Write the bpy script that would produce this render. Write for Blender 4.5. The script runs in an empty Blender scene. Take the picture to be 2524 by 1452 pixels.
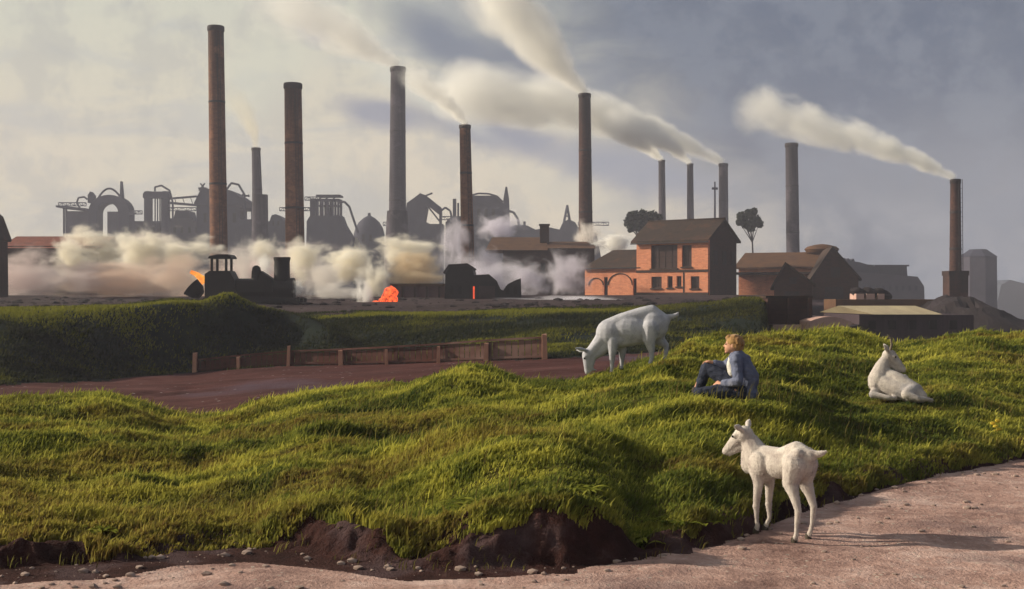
import bpy, bmesh, math, random
import numpy as np
from mathutils import Vector, Matrix

random.seed(7)
RNG = np.random.default_rng(11)
S = bpy.context.scene
COL = S.collection
H, F, HX, HY = 1.73, 3000.0, 1262.0, 726.0     # eye height, focal length in photo pixels, principal point
PI = math.pi
rad = math.radians


def at(px, py, Y):
    return Vector(((px - HX) / F * Y, Y, H - (py - HY) / F * Y))


# ------------------------------------------------------------------ node helper
class NT:
    def __init__(s, nt):
        s.nt = nt
        nt.nodes.clear()

    def n(s, typ, **kw):
        nd = s.nt.nodes.new(typ)
        for k, v in kw.items():
            if k.startswith('i_'):
                key = k[2:]
                key = int(key) if key.isdigit() else key.replace('_', ' ')
                s.put(nd.inputs[key], v)
            else:
                setattr(nd, k, v)
        return nd

    def put(s, sock, v):
        if isinstance(v, bpy.types.NodeSocket):
            s.nt.links.new(v, sock)
        elif v is not None:
            if isinstance(v, (tuple, list)) and len(v) == 3 and sock.type == 'RGBA':
                v = (*v, 1)
            sock.default_value = v

    def m(s, op, a, b=None, c=None, clamp=False):
        nd = s.nt.nodes.new('ShaderNodeMath')
        nd.operation = op
        nd.use_clamp = clamp
        for i, v in enumerate((a, b, c)):
            if v is not None:
                s.put(nd.inputs[i], v)
        return nd.outputs[0]

    def mix(s, f, a, b, mode='MIX'):
        nd = s.nt.nodes.new('ShaderNodeMix')
        nd.data_type = 'RGBA'
        nd.blend_type = mode
        s.put(nd.inputs[0], f)
        s.put(nd.inputs[6], a)
        s.put(nd.inputs[7], b)
        return nd.outputs[2]

    def sstep(s, x, lo, hi):
        nd = s.nt.nodes.new('ShaderNodeMapRange')
        nd.interpolation_type = 'SMOOTHSTEP'
        s.put(nd.inputs[0], x)
        nd.inputs[1].default_value = lo
        nd.inputs[2].default_value = hi
        return nd.outputs[0]

    def noise(s, vec, scale, detail=4, rough=.55, dist=0.0):
        nd = s.n('ShaderNodeTexNoise')
        if vec is not None:
            s.put(nd.inputs['Vector'], vec)
        nd.inputs['Scale'].default_value = scale
        nd.inputs['Detail'].default_value = detail
        nd.inputs['Roughness'].default_value = rough
        nd.inputs['Distortion'].default_value = dist
        return nd.outputs[0]

    def ramp(s, f, stops):
        nd = s.n('ShaderNodeValToRGB')
        cr = nd.color_ramp
        while len(cr.elements) > len(stops):
            cr.elements.remove(cr.elements[-1])
        while len(cr.elements) < len(stops):
            cr.elements.new(.5)
        for e, (p, c) in zip(cr.elements, stops):
            e.position = p
            e.color = (*c, 1)
        s.put(nd.inputs[0], f)
        return nd.outputs[0]

    def mapping(s, vec, scale=(1, 1, 1), rot=(0, 0, 0), loc=(0, 0, 0)):
        nd = s.n('ShaderNodeMapping')
        s.put(nd.inputs[0], vec)
        nd.inputs['Scale'].default_value = scale
        nd.inputs['Rotation'].default_value = rot
        nd.inputs['Location'].default_value = loc
        return nd.outputs[0]


def new_mat(name):
    m = bpy.data.materials.new(name)
    m.use_nodes = True
    return m, NT(m.node_tree)


MATS = {}


def solid(name, c1, c2=None, scale=3.0, rough=.85, bump=.3, bscale=None, stretch=(1, 1, 1), detail=6, spread=.25, metal=0.0, c3=None):
    """mottled weathered surface: two (three) colours by noise, with bump"""
    if name in MATS:
        return MATS[name]
    m, t = new_mat(name)
    if c2 is None:
        c2 = tuple(v * .55 for v in c1)
    tc = t.n('ShaderNodeTexCoord').outputs['Object']
    v = t.mapping(tc, stretch)
    nz = t.noise(v, scale, detail, .65)
    stops = [(.5 - spread, c2), (.5 + spread, c1)]
    col = t.ramp(nz, stops)
    if c3:
        n2 = t.noise(v, scale * .37, 4, .6)
        col = t.mix(t.sstep(n2, .5, .68), col, c3)
    bs = t.n('ShaderNodeBsdfPrincipled')
    t.put(bs.inputs['Base Color'], col)
    bs.inputs['Roughness'].default_value = rough
    bs.inputs['Metallic'].default_value = metal
    bs.inputs['Specular IOR Level'].default_value = .25
    if bump:
        b = t.n('ShaderNodeBump')
        b.inputs['Strength'].default_value = bump
        b.inputs['Distance'].default_value = .05
        t.put(b.inputs['Height'], t.noise(v, bscale or scale * 3, 6, .7))
        t.put(bs.inputs['Normal'], b.outputs[0])
    o = t.n('ShaderNodeOutputMaterial')
    t.put(o.inputs[0], bs.outputs[0])
    MATS[name] = m
    return m


def brick(name, c1, c2, mortar, size=(.5, .2), soot=0.5, rough=.9, cyl=False, tophz=None):
    """brick courses with soot stains"""
    if name in MATS:
        return MATS[name]
    m, t = new_mat(name)
    tc = t.n('ShaderNodeTexCoord').outputs['Object']
    sx = t.n('ShaderNodeSeparateXYZ')
    t.put(sx.inputs[0], tc)
    x, y, z = sx.outputs
    if cyl:
        u = t.m('MULTIPLY', t.m('ARCTAN2', y, x), 1.4)
    else:
        u = t.m('ADD', x, y)
    cv = t.n('ShaderNodeCombineXYZ')
    t.put(cv.inputs[0], u)
    t.put(cv.inputs[1], z)
    b = t.n('ShaderNodeTexBrick')
    t.put(b.inputs['Vector'], cv.outputs[0])
    b.inputs['Scale'].default_value = 1
    b.inputs['Brick Width'].default_value = size[0]
    b.inputs['Row Height'].default_value = size[1]
    b.inputs['Mortar Size'].default_value = .012
    b.inputs['Color1'].default_value = (*c1, 1)
    b.inputs['Color2'].default_value = (*c2, 1)
    b.inputs['Mortar'].default_value = (*mortar, 1)
    st = t.mapping(tc, (1, 1, .22))
    nz = t.noise(st, .55, 7, .7)
    nb = t.noise(tc, 2.2, 5, .7)
    stain = t.m('MULTIPLY', t.sstep(t.m('ADD', nz, t.m('MULTIPLY', t.m('SUBTRACT', nb, .5), .5)), .42, .72), soot)
    col = t.mix(stain, b.outputs[0], tuple(v * .28 for v in c2))
    col = t.mix(t.m('MULTIPLY', t.sstep(nb, .5, .8), .35), col, tuple(min(1, v * 1.5) for v in c1))
    if cyl:
        gz = t.n('ShaderNodeSeparateXYZ')
        t.put(gz.inputs[0], t.n('ShaderNodeTexCoord').outputs['Generated'])
        streak = t.noise(t.mapping(tc, (1.2, 1.2, .05)), 1.1, 5, .7)
        top = t.sstep(t.m('ADD', gz.outputs[2], t.m('MULTIPLY', t.m('SUBTRACT', streak, .5), .9)), .72, 1.02)
        col = t.mix(t.m('MULTIPLY', top, .75), col, (.022, .017, .018))
        col = t.mix(t.m('MULTIPLY', t.sstep(streak, .52, .68), .55), col, tuple(q * .4 for q in c2))
        col = t.mix(t.m('MULTIPLY', t.sstep(t.noise(tc, .35, 3, .6), .55, .66), .4), col, tuple(min(1, q * 1.7) for q in c1))
    bs = t.n('ShaderNodeBsdfPrincipled')
    t.put(bs.inputs['Base Color'], col)
    bs.inputs['Roughness'].default_value = rough
    bs.inputs['Specular IOR Level'].default_value = .2
    bp = t.n('ShaderNodeBump')
    bp.inputs['Strength'].default_value = .4
    bp.inputs['Distance'].default_value = .04
    t.put(bp.inputs['Height'], t.m('ADD', b.outputs[1], nb))
    t.put(bs.inputs['Normal'], bp.outputs[0])
    o = t.n('ShaderNodeOutputMaterial')
    t.put(o.inputs[0], bs.outputs[0])
    MATS[name] = m
    return m


def glow(name, c1, c2, strength, scale=2.0):
    m, t = new_mat(name)
    tc = t.n('ShaderNodeTexCoord').outputs['Object']
    nz = t.noise(tc, scale, 5, .7)
    col = t.ramp(nz, [(.38, c2), (.62, c1)])
    bs = t.n('ShaderNodeBsdfPrincipled')
    bs.inputs['Base Color'].default_value = (.05, .02, .015, 1)
    bs.inputs['Roughness'].default_value = 1
    t.put(bs.inputs['Emission Color'], col)
    bs.inputs['Emission Strength'].default_value = strength
    o = t.n('ShaderNodeOutputMaterial')
    t.put(o.inputs[0], bs.outputs[0])
    return m


# ------------------------------------------------------------------ object helpers
def tag(o, label=None, cat=None, group=None, kind=None):
    for k, v in (('label', label), ('category', cat), ('group', group), ('kind', kind)):
        if v:
            o[k] = v
    return o


def empty(name, loc, label, cat, group=None, rz=0.0):
    o = bpy.data.objects.new(name, None)
    o.empty_display_size = .3
    COL.objects.link(o)
    o.location = loc
    o.rotation_euler = (0, 0, rz)
    return tag(o, label, cat, group)


def chain_loc(o):
    v = Vector((0, 0, 0))
    while o is not None:
        v += Vector(o.location)
        o = o.parent
    return v


class MB:
    def __init__(s):
        s.v, s.f = [], []

    def add(s, vs, fs):
        k = len(s.v)
        s.v.extend(Vector(p) for p in vs)
        s.f.extend(tuple(i + k for i in f) for f in fs)
        return s

    def box(s, x0, x1, y0, y1, z0, z1):
        return s.add([(x0, y0, z0), (x1, y0, z0), (x1, y1, z0), (x0, y1, z0), (x0, y0, z1), (x1, y0, z1), (x1, y1, z1), (x0, y1, z1)],
                     [(0, 3, 2, 1), (4, 5, 6, 7), (0, 1, 5, 4), (1, 2, 6, 5), (2, 3, 7, 6), (3, 0, 4, 7)])

    def pbox(s, x0, x1, top, bot, Y, d=4.0, dy=0.0):
        """box whose front face spans photo px x0..x1, top..bot at distance Y, d metres deep"""
        a, b = at(x0, bot, Y), at(x1, top, Y)
        return s.box(a.x, b.x, Y + dy, Y + dy + d, a.z, b.z)

    def poly(s, pts, Y, d, dy=0.0):
        """outline (px,py) at distance Y extruded d metres back"""
        n = len(pts)
        A = [at(x, y, Y) for x, y in pts]
        vs = [(p.x, Y + dy, p.z) for p in A] + [(p.x, Y + dy + d, p.z) for p in A]
        return s.add(vs, [tuple(range(n)), tuple(range(2 * n - 1, n - 1, -1))] + [((i + 1) % n, i, n + i, n + (i + 1) % n) for i in range(n)])

    def prism(s, pts, ax, a0, a1):
        """closed outline of 2-D points extruded along axis ax ('x' or 'y') in local coordinates; points are (other, z)"""
        n = len(pts)
        mk = (lambda p, a: (a, p[0], p[1])) if ax == 'x' else (lambda p, a: (p[0], a, p[1]))
        return s.add([mk(p, a0) for p in pts] + [mk(p, a1) for p in pts],
                     [tuple(range(n)), tuple(range(2 * n - 1, n - 1, -1))] + [((i + 1) % n, i, n + i, n + (i + 1) % n) for i in range(n)])

    def lathe(s, prof, c=(0, 0, 0), n=28):
        """profile [(r,z)] round the z axis at c, capped"""
        vs, fs = [], []
        for r, z in prof:
            for k in range(n):
                a = 2 * PI * k / n
                vs.append((c[0] + r * math.cos(a), c[1] + r * math.sin(a), c[2] + z))
        for j in range(len(prof) - 1):
            for k in range(n):
                fs.append((j * n + k, j * n + (k + 1) % n, (j + 1) * n + (k + 1) % n, (j + 1) * n + k))
        fs.append(tuple(range(n - 1, -1, -1)))
        m = (len(prof) - 1) * n
        fs.append(tuple(range(m, m + n)))
        return s.add(vs, fs)

    def tube(s, p0, p1, r0, r1=None, n=10):
        p0, p1 = Vector(p0), Vector(p1)
        r1 = r0 if r1 is None else r1
        d = (p1 - p0).normalized()
        a = d.orthogonal().normalized()
        b = d.cross(a)
        vs = []
        for p, r in ((p0, r0), (p1, r1)):
            for k in range(n):
                t = 2 * PI * k / n
                vs.append(p + (a * math.cos(t) + b * math.sin(t)) * r)
        return s.add(vs, [(k, (k + 1) % n, n + (k + 1) % n, n + k) for k in range(n)] + [tuple(range(n - 1, -1, -1)), tuple(range(n, 2 * n))])

    def path(s, pts, r, n=8):
        for a, b in zip(pts, pts[1:]):
            s.tube(a, b, r, n=n)
        return s

    def bar(s, p0, p1, w, h):
        """rectangular bar from p0 to p1"""
        p0, p1 = Vector(p0), Vector(p1)
        d = (p1 - p0).normalized()
        side = d.cross(Vector((0, 0, 1)))
        side = side.normalized() if side.length > 1e-4 else Vector((1, 0, 0))
        up = side.cross(d)
        vs = []
        for p in (p0, p1):
            for a, b in ((-1, -1), (1, -1), (1, 1), (-1, 1)):
                vs.append(p + side * a * w / 2 + up * b * h / 2)
        return s.add(vs, [(0, 1, 2, 3), (7, 6, 5, 4), (0, 4, 5, 1), (1, 5, 6, 2), (2, 6, 7, 3), (3, 7, 4, 0)])

    def wall(s, w, h, th, holes):
        """wall in the local xz plane (x 0..w, z 0..h, y 0..th) with rectangular openings (x0,x1,z0,z1)"""
        xs = sorted({0, w, *[q for o in holes for q in o[:2]]})
        zs = sorted({0, h, *[q for o in holes for q in o[2:]]})
        inside = lambda x, z: any(o[0] < x < o[1] and o[2] < z < o[3] for o in holes)
        for i in range(len(xs) - 1):
            for j in range(len(zs) - 1):
                if not inside((xs[i] + xs[i + 1]) / 2, (zs[j] + zs[j + 1]) / 2):
                    s.box(xs[i], xs[i + 1], 0, th, zs[j], zs[j + 1])
        return s

    def rock(s, c, r, seed, sub=2, squash=(1, 1, .7), amp=.25):
        bm = bmesh.new()
        bmesh.ops.create_icosphere(bm, subdivisions=sub, radius=1)
        rr = random.Random(seed)
        ph = [Vector((rr.uniform(-9, 9), rr.uniform(-9, 9), rr.uniform(-9, 9))) for _ in range(3)]
        from mathutils import noise as mn
        for v in bm.verts:
            k = 1 + amp * mn.noise(v.co * 1.3 + ph[0]) + amp * .5 * mn.noise(v.co * 3.1 + ph[1])
            v.co = Vector((v.co.x * squash[0], v.co.y * squash[1], v.co.z * squash[2])) * r * k
        vs = [v.co + Vector(c) for v in bm.verts]
        fs = [tuple(v.index for v in f.verts) for f in bm.faces]
        bm.free()
        return s.add(vs, fs)

    def build(s, name, mat, parent=None, local=False, smooth=False, bevel=0.0):
        off = Vector((0, 0, 0)) if (local or parent is None) else chain_loc(parent)
        me = bpy.data.meshes.new(name)
        me.from_pydata([tuple(p - off) for p in s.v], [], s.f)
        me.validate()
        bm = bmesh.new()
        bm.from_mesh(me)
        bmesh.ops.recalc_face_normals(bm, faces=bm.faces)
        bm.to_mesh(me)
        bm.free()
        if smooth:
            me.polygons.foreach_set('use_smooth', [True] * len(me.polygons))
            try:
                me.set_sharp_from_angle(angle=rad(40))
            except Exception:
                pass
        if mat:
            me.materials.append(mat)
        o = bpy.data.objects.new(name, me)
        COL.objects.link(o)
        if parent is not None:
            o.parent = parent
        if bevel:
            b = o.modifiers.new('bevel', 'BEVEL')
            b.width = bevel
            b.segments = 2
            b.limit_method = 'ANGLE'
        return o


# ------------------------------------------------------------------ numpy value noise
def vnoise(x, y, seed=0):
    xi, yi = np.floor(x).astype(np.int64), np.floor(y).astype(np.int64)
    fx, fy = x - xi, y - yi

    def hsh(a, b):
        n = (a * 374761393 + b * 668265263 + seed * 1274126177) & 0x7fffffff
        n = ((n ^ (n >> 13)) * 1274126177) & 0x7fffffff
        n = n ^ (n >> 16)
        return (n & 0xffff) / 65535.0
    sx, sy = fx * fx * (3 - 2 * fx), fy * fy * (3 - 2 * fy)
    a, b, c, d = hsh(xi, yi), hsh(xi + 1, yi), hsh(xi, yi + 1), hsh(xi + 1, yi + 1)
    return (a * (1 - sx) + b * sx) * (1 - sy) + (c * (1 - sx) + d * sx) * sy - .5


def fbm(x, y, seed=0, oct=3):
    s, a = 0, 1.0
    for k in range(oct):
        s = s + a * vnoise(x * 2 ** k, y * 2 ** k, seed + k)
        a *= .5
    return s


# ------------------------------------------------------------------ terrain
TP = np.arange(-1400, 3925, 4.0)


def curve(pts, w=6):
    xs, ys = zip(*pts)
    v = np.interp(TP, xs, ys)
    k = np.hanning(2 * w + 3)[1:-1]
    k /= k.sum()
    return np.convolve(np.pad(v, w, 'edge'), k, 'valid')


pyA = curve([(0, 1402), (300, 1386), (430, 1362), (600, 1350), (850, 1378), (1000, 1402), (1200, 1404), (1400, 1402), (1550, 1380), (1700, 1362),
             (1850, 1312), (2000, 1252), (2200, 1196), (2380, 1158), (2524, 1130), (2900, 1085)], 5)
yA = H * F / (pyA - HY)
yB = yA + .34
pyB = curve([(0, 1330), (300, 1338), (430, 1325), (630, 1310), (680, 1268), (860, 1258), (900, 1300), (1030, 1318), (1150, 1282), (1240, 1246), (1380, 1236),
             (1500, 1290), (1570, 1335), (1700, 1290), (1830, 1255), (2000, 1212), (2200, 1163), (2350, 1126), (2524, 1100), (2900, 1060)], 4)
zB = H - (pyB - HY) / F * yB
yM = curve([(0, 13.2), (1500, 13.2), (1700, 12.8), (1900, 12.9), (2100, 14.3), (2300, 14.5), (2524, 15.5), (2900, 16)])
zM = curve([(-400, .12), (0, .12), (480, .02), (800, .24), (1000, .3), (1150, .42), (1350, .42), (1500, .47), (1650, .55), (1780, .59), (1900, .58), (2050, .5), (2200, .48), (2350, .44),
            (2524, .38), (2900, .4)])
yC = curve([(0, 17.5), (1000, 17), (1300, 16.4), (1450, 16.2), (1650, 16.4), (1740, 19), (2080, 20), (2900, 20)])
pyC = curve([(-400, 990), (0, 990), (120, 994), (250, 988), (340, 1004), (400, 1028), (490, 1043), (560, 1032), (650, 1000), (800, 975), (1000, 962), (1080, 926), (1150, 907),
             (1220, 918), (1300, 946), (1400, 946), (1450, 934), (1510, 919), (1560, 905), (1600, 893), (1650, 878), (1700, 846), (1760, 838), (1820, 842), (1880, 832), (1960, 830),
             (2080, 819), (2150, 838), (2200, 858), (2260, 851), (2330, 836), (2420, 824), (2480, 835), (2524, 832), (2900, 830)], 4)
zC = H - (pyC - HY) / F * yC
yE = curve([(0, 47), (470, 56), (900, 54), (1350, 50), (1900, 52), (2900, 52)])
pyE = curve([(-400, 950), (0, 945), (250, 935), (470, 916), (700, 900), (1000, 891), (1343, 882), (1600, 868), (1890, 838), (2100, 838), (2900, 838)])
zE = H - (pyE - HY) / F * yE
yF = curve([(0, 55), (400, 58), (560, 60), (700, 64), (1350, 62), (1900, 62), (2900, 62)])
pyF = curve([(-400, 770), (0, 772), (200, 768), (330, 757), (430, 747), (520, 749), (570, 764), (630, 782), (720, 786), (900, 779), (1300, 770), (1600, 764), (1740, 752), (1830, 736), (1880, 740),
             (1905, 790), (2000, 802), (2524, 806), (2900, 806)], 4)
zF = H - (pyF - HY) / F * yF
yD = yC + 7.0
zD = zE - .12 - .0 * yD
one = np.ones_like(TP)
RGT = np.clip((TP - 1885) / 25, 0, 1)               # the low ground right of the retaining wall
zE = zE * (1 - RGT) + -.55 * RGT
zF = zF * (1 - RGT) + -1.55 * RGT
zG = zF * (1 - RGT) + -1.75 * RGT
zK = 1.15 * (1 - RGT) + -1.2 * RGT
yK = 100 + 2 * RGT
RG2 = np.clip((TP - 2090) / 80, 0, 1)              # a valley beyond the slag heap
zN = 1.66 * (1 - RGT) + 1.0 * RGT
zN = zN * (1 - RG2) - 1.4 * RG2
zP = 1.6 - 4.1 * RG2
zQ = 1.6 - 18.5 * RG2
STY = np.array([-60 * one, yA - 1.2, yA, yB, yM, yC, yD, yE - 1.2, yE, yF, yF + 6, yK, 140 * one, 200 * one, 760 * one])
STZ = np.array([0 * one, 0 * one, 0 * one, zB, zM, zC, zD, zE - .05, zE, zF, zG + .05, zK, zN, zP, zQ])


def tcol(arr, px):
    return np.interp(px, TP, arr)


def pix(x, Y):
    return HX + F * x / np.maximum(Y, 4.5)


def base_h(x, Y):
    px = pix(x, Y)
    ys = [tcol(a, px) for a in STY]
    zs = [tcol(a, px) for a in STZ]
    n = len(ys)
    dl = [(zs[k + 1] - zs[k]) / (ys[k + 1] - ys[k]) for k in range(n - 1)]
    sl = [dl[0]]
    for k in range(1, n - 1):
        p = dl[k - 1] * dl[k]
        hm = np.where(p > 0, 2 * p / np.where(np.abs(dl[k - 1] + dl[k]) < 1e-9, 1e-9, dl[k - 1] + dl[k]), 0)
        sl.append(hm)
    sl.append(dl[-1])
    z = np.zeros_like(px)
    for k in range(n - 1):
        hgt = ys[k + 1] - ys[k]
        t = np.clip((Y - ys[k]) / hgt, 0, 1)
        t2, t3 = t * t, t * t * t
        v = (2 * t3 - 3 * t2 + 1) * zs[k] + (t3 - 2 * t2 + t) * hgt * sl[k] + (-2 * t3 + 3 * t2) * zs[k + 1] + (t3 - t2) * hgt * sl[k + 1]
        z = np.where((Y >= ys[k]) & (Y <= ys[k + 1]), v, z)
    return z


FLAT = []      # spots where feet stand: (x, Y, radius)


def zones(x, Y):
    px = pix(x, Y)
    a, b, c, d, e, f = (tcol(q, px) for q in (yA, yB, yC, yD, yE, yF))
    return px, a, b, c, d, e, f


def sm(x, lo, hi):
    t = np.clip((x - lo) / (hi - lo), 0, 1)
    return t * t * (3 - 2 * t)


def hgt(x, Y):
    x = np.asarray(x, float)
    Y = np.asarray(Y, float)
    z = base_h(x, Y)
    px, a, b, c, d, e, f = zones(x, Y)
    g = sm(Y, b + .1, b + 1.2) * (1 - sm(Y, c + .5, c + 3))
    crest = 1 - .75 * np.exp(-((Y - c) / 1.2) ** 2)
    z = z + g * crest * (.30 * fbm(x / 2.3 + Y * .16, Y / 1.05, 3, 3) + .11 * fbm(x / .6, Y / .36, 9, 3))
    ed = np.exp(-((Y - (a + b) / 2) / .45) ** 2)
    z = z + ed * sm(Y, a - .03, a + .12) * (.16 * fbm(x / .35, Y / .22, 21, 4) + .06 * fbm(x / .09, Y / .08, 23, 2))
    pth = 1 - sm(Y, a - .5, a)
    z = z + pth * (.035 * fbm(x / .8, Y / .5, 31, 3) + .010 * fbm(x / .22, Y / .17, 33, 3))
    ln = sm(Y, d - 4, d) * (1 - sm(Y, e - 1, e))
    z = z + ln * (.12 * fbm(x / 4.0, Y / 1.6, 41, 4) - .10 * np.exp(-((Y - e + 9) / .6) ** 2) - .10 * np.exp(-((Y - e + 11) / .6) ** 2))
    bk = sm(Y, e, e + 2) * (1 - sm(Y, f + 2, f + 10))
    z = z + bk * (.32 * fbm(x / 4.5, Y / 3.0, 51, 4)) * (1 - .7 * np.exp(-((Y - f) / 1.8) ** 2))
    # a spur of the embankment running down towards the lane
    u = np.clip((px - 560) / 300, 0, 1)
    ridge = np.where((px > 480) & (px < 900), np.exp(-((Y - (f - .5 - 6.0 * u)) / 1.6) ** 2), 0) * sm(px, 480, 580) * (1 - sm(px, 760, 900))
    z = z + .9 * ridge
    for fx, fy, fr, fz in FLAT:
        w = np.exp(-(((x - fx) / fr) ** 2 + ((Y - fy) / fr) ** 2))
        z = z * (1 - w) + (fz if fz is not None else 0) * w
    return z


def hz(x, Y):
    return float(hgt(np.array([x]), np.array([Y]))[0])


BOY = at(1800, 990, 12.8)
LIE = at(2200, 985, 14.5)
FLAT += [(BOY.x, BOY.y, .55, BOY.z), (LIE.x + .05, LIE.y, .5, LIE.z)]


# ------------------------------------------------------------------ ground materials
def attr(t, name):
    nd = t.n('ShaderNodeAttribute')
    nd.attribute_name = name
    return nd.outputs['Fac']


def soil_mat(name, stops, s1=.8, s2=6.0, stones=0.0, stone_col=(.4, .35, .3), bump=.6, dist=.03, vor=22, stretch=(1, 1, 1), patch=None):
    m, t = new_mat(name)
    p = t.n('ShaderNodeNewGeometry').outputs['Position']
    v = t.mapping(p, stretch)
    big = t.noise(v, s1, 6, .65, 0)
    fine = t.noise(v, s2, 6, .75)
    f = t.m('ADD', t.m('MULTIPLY', big, .6), t.m('MULTIPLY', fine, .4))
    col = t.ramp(f, stops)
    vo = t.n('ShaderNodeTexVoronoi')
    t.put(vo.inputs['Vector'], p)
    vo.inputs['Scale'].default_value = vor
    sel = t.n('ShaderNodeSeparateColor')
    t.put(sel.inputs[0], vo.outputs['Color'])
    pick = t.m('MULTIPLY', t.m('GREATER_THAN', sel.outputs[0], 1 - stones), t.m('LESS_THAN', vo.outputs['Distance'], .33))
    col = t.mix(pick, col, t.mix(sel.outputs[1], stone_col, tuple(q * .5 for q in stone_col)))
    if patch:
        sc, lo, hi, pc, amt = patch
        col = t.mix(t.m('MULTIPLY', t.sstep(t.noise(p, sc, 4, .6), lo, hi), amt), col, pc)
    bs = t.n('ShaderNodeBsdfPrincipled')
    t.put(bs.inputs['Base Color'], col)
    bs.inputs['Roughness'].default_value = .95
    bs.inputs['Specular IOR Level'].default_value = .1
    b = t.n('ShaderNodeBump')
    b.inputs['Strength'].default_value = bump
    b.inputs['Distance'].default_value = dist
    t.put(b.inputs['Height'], t.m('ADD', t.m('ADD', fine, t.noise(p, s2 * 5, 4, .7)), t.m('MULTIPLY', pick, .6)))
    t.put(bs.inputs['Normal'], b.outputs[0])
    o = t.n('ShaderNodeOutputMaterial')
    t.put(o.inputs[0], bs.outputs[0])
    return m


M_PATH = soil_mat('path_dirt', [(.36, (.19, .11, .095)), (.5, (.43, .275, .235)), (.62, (.62, .45, .40))], .9, 7, .10, (.62, .52, .44), .8, .03, 26,
                  patch=(.8, .5, .66, (.17, .115, .115), .6))
M_EARTH = soil_mat('bank_earth', [(.35, (.022, .010, .010)), (.52, (.065, .028, .025)), (.68, (.15, .085, .075))], 1.6, 9, 0, (.22, .17, .16), 1.0, .05, 18,
                   patch=(1.6, .5, .62, (.10, .07, .08), .5))
M_TURF = soil_mat('turf_soil', [(.34, (.05, .03, .012)), (.5, (.085, .08, .016)), (.66, (.13, .13, .02))], .9, 9, 0, bump=.8)
M_LANE = soil_mat('lane_cinder', [(.34, (.035, .011, .010)), (.5, (.075, .026, .024)), (.66, (.13, .058, .055))], .35, 2.2, .05, (.25, .2, .2), .8, .08, 5, (.45, 1.6, 1),
                  patch=(.12, .5, .66, (.085, .06, .085), .7))
M_BANK = soil_mat('embankment_turf', [(.35, (.007, .012, .012)), (.52, (.016, .024, .018)), (.68, (.035, .042, .020))], .22, 2.2, 0, bump=.9, dist=.15, vor=4)
M_YARD = soil_mat('works_yard', [(.35, (.018, .010, .010)), (.55, (.045, .028, .030)), (.7, (.09, .062, .066))], .1, 1.0, .05, (.2, .18, .18), .6, .1, 3)

# ------------------------------------------------------------------ ground sheet, split where the surface changes
NU = 820
us = np.linspace(-.66, .66, NU)
Yr = np.concatenate([np.linspace(-14, 4, 24, endpoint=False), np.arange(4, 7, .09), np.arange(7, 13.4, .015), np.arange(13.4, 20.5, .06), np.geomspace(20.6, 44, 70), np.arange(44.3, 72, .3),
                     np.geomspace(72.5, 745, 60)])
UU, YY = np.meshgrid(us, Yr)
XX = UU * np.sqrt(YY ** 2 + 70.0)
ZZ = hgt(XX, YY)
NR = len(Yr)
vid = np.arange(NR * NU).reshape(NR, NU)
quads = np.stack([vid[:-1, :-1], vid[:-1, 1:], vid[1:, 1:], vid[1:, :-1]], -1).reshape(-1, 4)
cx = (XX[:-1, :-1] + XX[1:, 1:]) / 2
cy = (YY[:-1, :-1] + YY[1:, 1:]) / 2
cpx, ca, cb, cc, cd, ce, cf = zones(cx, cy)
nj = .16 * fbm(cx / .5, cy / .3, 61, 3)
zone = np.full(cx.shape, 2)                       # turf
zone[cy < cb + .12 + nj] = 1                      # bare earth of the cut bank
zone[cy < ca + 1.5 * nj - .05 - .34 * (1 - sm(cpx, 700, 1750)) * (1 + 5 * nj)] = 0                       # path
zone[cy > cc + 3.2 + 6 * nj] = 3                  # lane
zone[cy > ce - .4 + 3 * nj] = 4                   # embankment
zone[(cy > cf + 1.6 + 5 * nj)] = 5                # works yard
zone[(cy > ce - 6) & (cy < 150) & (cpx > 1893)] = 6
zone = zone.reshape(-1)
VV = np.stack([XX, YY, ZZ], -1).reshape(-1, 3)


def grid_obj(name, zi, mat, label=None):
    q = quads[zone == zi]
    used, inv = np.unique(q, return_inverse=True)
    me = bpy.data.meshes.new(name)
    v = VV[used]
    me.vertices.add(len(v))
    me.vertices.foreach_set('co', v.astype(np.float32).ravel())
    nq = len(q)
    me.loops.add(nq * 4)
    me.loops.foreach_set('vertex_index', inv.reshape(-1).astype(np.int32))
    me.polygons.add(nq)
    me.polygons.foreach_set('loop_start', np.arange(0, nq * 4, 4, dtype=np.int32))
    me.polygons.foreach_set('use_smooth', np.ones(nq, bool))
    me.update(calc_edges=True)
    me.validate()
    me.materials.append(mat)
    o = bpy.data.objects.new(name, me)
    COL.objects.link(o)
    return tag(o, label, None, None, 'structure')


grid_obj('path', 0, M_PATH, 'pale sandy footpath in the foreground curving up to the right')
grid_obj('earth_bank', 1, M_EARTH, 'bare dark earth edge between path and grass')
grid_obj('ground', 2, M_TURF, 'humpy pasture ground under the grass')
grid_obj('lane', 3, M_LANE, 'purple brown cinder lane in the cutting behind the grass')
grid_obj('embankment', 4, M_BANK, 'dark green embankment below the works')
grid_obj('slag_ground', 6, soil_mat('slag_dirt', [(.35, (.018, .011, .014)), (.55, (.045, .028, .034)), (.7, (.08, .055, .06))], .25, 2.0, .04, (.12, .1, .1), .9, .1, 4), 'dark violet brown slag ground right of the retaining wall')
grid_obj('works_yard', 5, M_YARD, 'grey yard the works stand on')


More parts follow.
